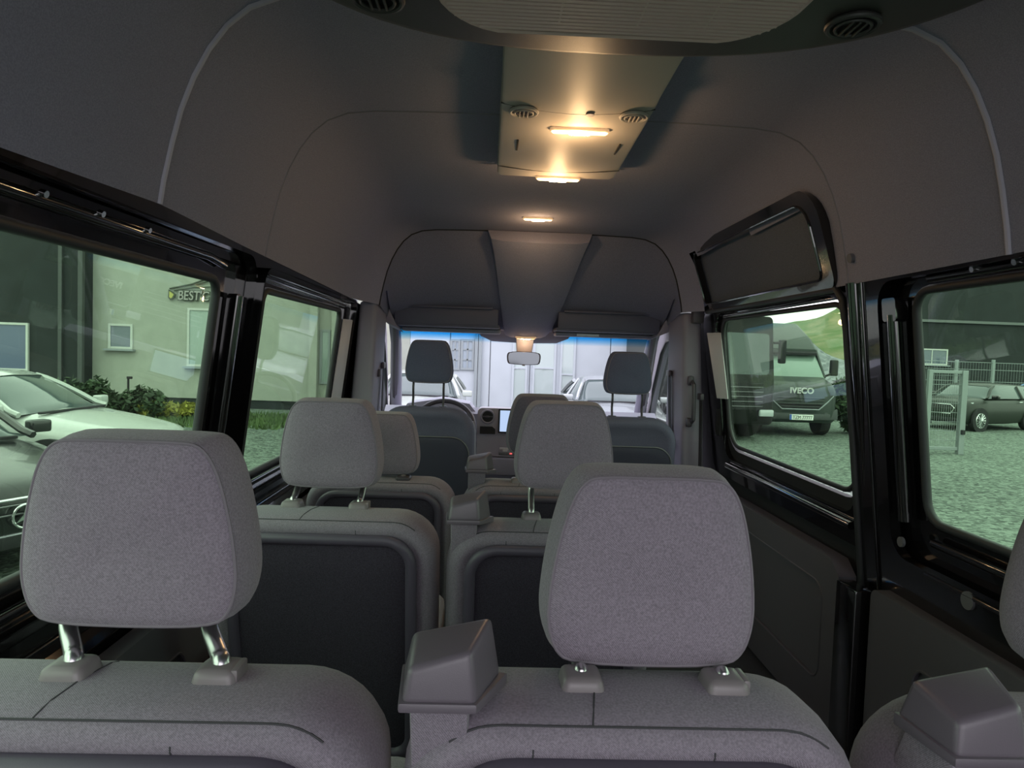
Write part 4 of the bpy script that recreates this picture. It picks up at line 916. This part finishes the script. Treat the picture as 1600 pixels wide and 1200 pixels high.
# local frame: +x forward (towards camera after rotation of -90: +x -> -y), y across
def tl(name, bm, m, **k): return obj(name, bm, m, T1, local=True, **k)
def tsec(x, hw, zb, zt, r=.1): return [(x, u, v) for u, v in rrect(-hw, hw, zb, zt, r, 4)]
bm = bmesh.new(); loft(bm, [tsec(.0, .80, .42, 1.15, .12), tsec(-.06, .92, .36, 1.25, .14), tsec(-.35, 1.0, .34, 1.38, .16), tsec(-.8, 1.02, .34, 1.50, .15), tsec(-1.0, 1.02, .34, 1.56, .12), tsec(-2.4, 1.03, .34, 1.56, .1)]); tl('cab_body', bm, TP, angle=50)
bm = bmesh.new(); loft(bm, [tsec(-.78, .96, 1.45, 1.50, .02), tsec(-1.25, .90, 1.45, 2.18, .12), tsec(-1.5, .88, 1.45, 2.28, .14), tsec(-2.4, .90, 1.45, 2.30, .12)]); tl('glasshouse', bm, mat('truck_glass', (.22, .30, .26), .08, coat=.7), angle=60)
bm = bmesh.new(); loft(bm, [tsec(-1.12, .86, 2.10, 2.22, .05), tsec(-1.5, .92, 2.22, 2.52, .12), tsec(-2.45, .95, 2.22, 2.95, .12)]); tl('roof_spoiler', bm, TP, angle=50)
bm = bmesh.new(); loft(bm, [tsec(-1.02, .84, 2.06, 2.12, .02), tsec(-1.25, .93, 2.10, 2.22, .03)]); tl('sun_shield', bm, BLKM)
for s in (-1, 1):
    bm = bmesh.new(); tube(bm, [(-.80, s*.96, 1.48), (-1.26, s*.91, 2.18), (-1.5, s*.9, 2.26)], .045, 6); tl('windscreen_pillar', bm, TP)
    bm = bmesh.new(); hexa(bm, [(-.02, s*.62, .98), (-.10, s*.88, 1.0), (-.35, s*1.01, 1.12), (-.2, s*.62, .98), (-.06, s*.66, 1.08), (-.14, s*.90, 1.18), (-.4, s*1.01, 1.30), (-.25, s*.66, 1.10)], .01); tl('headlight', bm, HEADL)
    bm = bmesh.new(); tube(bm, [(-.95, s*1.0, 1.5), (-.9, s*1.2, 1.6)], .03, 6); box(bm, (-.92, s*1.26, 1.75), (.12, .20, .42), .04, 3); tl('door_mirror', bm, BLKM)
    wheel(T1, (-.75, s*.88, .38), .38, .24, PLASTG, 6, s)
    bm = bmesh.new(); hexa(bm, [(.04, s*.55, .45), (-.02, s*.98, .45), (-.2, s*1.04, .45), (-.2, s*.5, .45), (.02, s*.62, .62), (-.06, s*.98, .72), (-.2, s*1.04, .72), (-.2, s*.6, .62)], .02); tl('bumper_corner', bm, TPL)
bm = bmesh.new(); plate(bm, [(-.62, 1.02), (.62, 1.02), (.70, .92), (.48, .72), (-.48, .72), (-.70, .92)], [], lambda u, v, d: (.03+d-.08*abs(u)**2, u, v), 0, -.1); tg = tl('grille', bm, BLKM)
for k in range(4):
    bm = bmesh.new(); hh = .99-.075*k; ww = .60 - max(0, k-1)*.06; tube(bm, [(.04-.08*abs(u*ww)**2, u*ww, hh) for u in (-1, -.5, 0, .5, 1)], .012, 5); obj('grille_bar', bm, TPL, tg, local=True)
bm = bmesh.new(); tube(bm, [(.04-.08*abs(u)**2, u, v) for u, v in ((-.84, 1.05), (-.70, .90), (-.47, .70), (.47, .70), (.70, .90), (.84, 1.05))], .018, 6); tl('grille_trim', bm, GREYF)
bm = bmesh.new(); box(bm, (.0, 0, .52), (.16, 1.5, .16), .04); tl('bumper', bm, TPL)
# letters and plate
MTX = Matrix.Translation(tp.to_3d()*0 + Vector((tp.x, 17.0, 0)))
text('maker_letters', 'IVECO', .20, WHITEF, Matrix.Translation((tp.x, 17.0-.045, 1.10)) @ Matrix.Rotation(R(90), 4, 'X'), T1, .012, 'CENTER', sx=1.05, bold=.006)
bm = bmesh.new(); box(bm, (.10, 0, .505), (.02, .60, .135), .004); pl = tl('number_plate', bm, mat('plate_white', (.80, .82, .78), .5))
bm = bmesh.new(); box(bm, (.112, -.275, .505), (.004, .05, .13)); obj('plate_band', bm, mat('plate_blue', (.05, .12, .45), .5), pl, local=True)
text('plate_letters', 'TZM 77777', .125, BLKM, Matrix.Translation((tp.x+.025, 17.0-.113, .46)) @ Matrix.Rotation(R(90), 4, 'X'), T1, .002, 'CENTER', sx=.82)
bm = bmesh.new(); box(bm, (-3.9, 0, .75), (3.0, .9, .2)); box(bm, (-3.9, 0, 1.0), (3.0, 2.05, .15)); tl('load_bed', bm, PLAST)
wheel(T1, (-4.3, .85, .38), .38, .3, PLASTG, 6, 1); wheel(T1, (-4.3, -.85, .38), .38, .3, PLASTG, 6, -1)
# taller dark truck beside it
t2 = at(1142, 640, 15.5); T2 = root('truck', 'tall black truck beside the lettered one, partly behind the sliding door frame', 'truck', (t2.x, 15.5, 0), R(-82))
def t2o(name, bm, m, **k): return obj(name, bm, m, T2, local=True, **k)
bm = bmesh.new(); loft(bm, [tsec(0, .98, .45, 1.25, .12), tsec(-.08, 1.08, .40, 1.4, .12), tsec(-.3, 1.10, .40, 2.9, .12), tsec(-2.0, 1.10, .40, 3.05, .12)]); t2o('cab_body', bm, TBLK, angle=50)
bm = bmesh.new(); plate(bm, rrect(-.96, .96, 1.55, 2.5, .1), [], lambda u, v, d: (.02+d - (v-1.55)*.09 - .12, u, v), 0, -.05); t2o('windscreen', bm, CARGLASS)
bm = bmesh.new(); plate(bm, rrect(-.8, .8, .75, 1.35, .08), [], lambda u, v, d: (.03+d, u, v), 0, -.08); g = t2o('grille', bm, BLKM)
for k in range(5):
    bm = bmesh.new(); box(bm, (.035, 0, .83+.11*k), (.02, 1.5, .02)); obj('grille_bar', bm, PLASTG, g, local=True)
for s in (-1, 1):
    bm = bmesh.new(); box(bm, (-.0, s*.86, .68), (.12, .34, .16), .03); t2o('headlight', bm, HEADL)
    bm = bmesh.new(); box(bm, (-.1, s*1.25, 2.1), (.12, .16, .55), .04); tube(bm, [(-.15, s*1.05, 2.3), (-.12, s*1.25, 2.3)], .03); t2o('door_mirror', bm, BLKM)
    wheel(T2, (-1.2, s*1.0, .5), .5, .3, PLASTG, 8, s)
bm = bmesh.new(); box(bm, (-.25, 0, 2.93), (.1, 1.6, .05), .01); t2o('marker_strip', bm, mat('amber', (.8, .35, .05), .4), label='amber strip along the roof edge')
bm = bmesh.new(); box(bm, (-3.1, 0, 1.9), (1.9, 2.3, 2.4), .05); t2o('cargo_body', bm, mat('cargo_dark', (.06, .065, .06), .6))
for s in (-1, 1): wheel(T2, (-3.3, s*.95, .5), .5, .3, PLASTG, 8, s)

# right background
foliage('dark green clipped bush at the right of the lettered truck', (at(1338, 660, 18).x, 18, 0), 1.0, .8, 1.6, 5200, LEAFD, leaf=.10, cat='bush', name='bush')
for k, (px, Y, sx, h, lab) in enumerate(((1058, 24, 1.4, 5.0, 'bright green tree seen in the right cab door window'), (1088, 27, 1.3, 5.2, 'bright green tree mostly behind the grab handle pillar'))):
    p_ = at(px, 560, Y); foliage(lab, (p_.x, Y, 0), sx, 1.5, h, 1800, LEAFB, leaf=.26, cat='tree', name='tree')
# dark hall
DH = root('dark_hall', 'long dark green-grey hall with a white framed window behind the parked small car', 'building', (24, 33, 0))
x0 = at(1405, 560, 32).x
bm = bmesh.new(); box(bm, (x0+14, 33.5, 4.0), (28, 3, 8.0)); obj('wall', bm, DARKR, DH, smooth=False)
bm = bmesh.new(); box(bm, (x0+14, 31.95, at(1500, 503, 32).z), (28, .1, .12)); obj('cornice', bm, mat('cornice_m', (.12, .13, .13), .6), DH, smooth=False)
q = pw(1430, 545, 1479, 570, 32); bwin(*q, par=DH, y=31.95, mull=1, pm_=PANE)
# added as solids for shapes mirrored in the door glass: gravel heap and hillside
HILL = mat('grass_hill', (.07, .12, .035), .95, noise=.5, nscale=.6, col2=(.17, .17, .09)); HEAP = gravel_mat('heap_gravel', (.12, .13, .14), (.30, .31, .33), 6)
def mound(name, c, a, b, h, m, lab=None, cat=None, kind=None):
    bm = bmesh.new(); N = 26; V = {}
    for i in range(N+1):
        for j in range(N+1):
            u, v = i/N*2-1, j/N*2-1; rr_ = max(0, 1-math.sqrt(u*u+v*v)); z = h*rr_**.9*(1+.15*math.sin(5*u+3*v)+.08*math.sin(11*u-7*v))
            V[i, j] = bm.verts.new((c[0]+u*a, c[1]+v*b, c[2]+z-.02))
    for i in range(N):
        for j in range(N): bm.faces.new((V[i, j], V[i+1, j], V[i+1, j+1], V[i, j+1]))
    return props(obj(name, bm, m), lab, cat, kind=kind)
mound('added_gravel_heap', (at(1215, 600, 32).x, 32, 0), 5.5, 5, 3.3, HEAP, 'grey gravel heap added behind the two trucks for one mirrored in the glass', 'gravel heap')
mound('added_hillside', (at(1330, 600, 70).x, 72, 0), 22, 18, 8.5, HILL, kind='structure')
# gate and fence
GZ = mat('galvanised', (.26, .29, .29), .45, .4)
gx, GY = at(1450, 640, 14.6), 14.6; gw = at(1503, 640, 14.6)
GT = root('mesh_gate', 'galvanised mesh gate standing open on the gravel between the bush and the small dark car', 'gate', (gx.x, GY, 0))
x0, x1, zt = gx.x, gw.x, at(1480, 578, GY).z
for x_, r_, nm in ((x0, .045, 'gate_post'), (x1, .06, 'gate_post')):
    bm = bmesh.new(); box(bm, (x_, GY, zt/2), (r_*2, r_*2, zt), .005, 1); obj(nm, bm, GZ, GT, smooth=False)
for z_ in (.12, zt-.04):
    bm = bmesh.new(); box(bm, ((x0+x1)/2, GY, z_), (x1-x0, .06, .07), .005, 1); obj('gate_rail', bm, GZ, GT, smooth=False)
bm = bmesh.new(); k = x0+.05
while k < x1-.04: tube(bm, [(k, GY, .12), (k, GY, zt-.04)], .004, 4, cap=False); k += .05
k = .3
while k < zt: tube(bm, [(x0, GY, k), (x1, GY, k)], .006, 4, cap=False); k += .2
obj('mesh_infill', bm, GZ, GT, kind='stuff')
bm = bmesh.new(); box(bm, (x1, GY-.08, at(1503, 675, GY).z), (.07, .06, .10), .01); obj('lock_box', bm, BLKM, GT)
FN = root('mesh_fence', 'wire mesh fence with tall posts running behind the small dark car', 'fence', (16, 28.9, 0))
for px in (1437, 1493, 1550, 1607):
    a = at(px, 600, 28.9); bm = bmesh.new(); box(bm, (a.x, 28.9, at(px, 562, 28.9).z/2), (.10, .10, at(px, 562, 28.9).z)); obj('fence_post', bm, GZ, FN, smooth=False)
bm = bmesh.new(); a = at(1437, 600, 28.9).x; b = at(1640, 600, 28.9).x; zt2 = at(1520, 566, 28.9).z
k = a
while k < b: tube(bm, [(k, 28.9, .05), (k, 28.9, zt2)], .005, 3, cap=False); k += .12
for k in (.3, .8, 1.3, 1.8, zt2): tube(bm, [(a, 28.9, k), (b, 28.9, k)], .012, 4, cap=False)
obj('mesh_infill', bm, GZ, FN, kind='stuff')
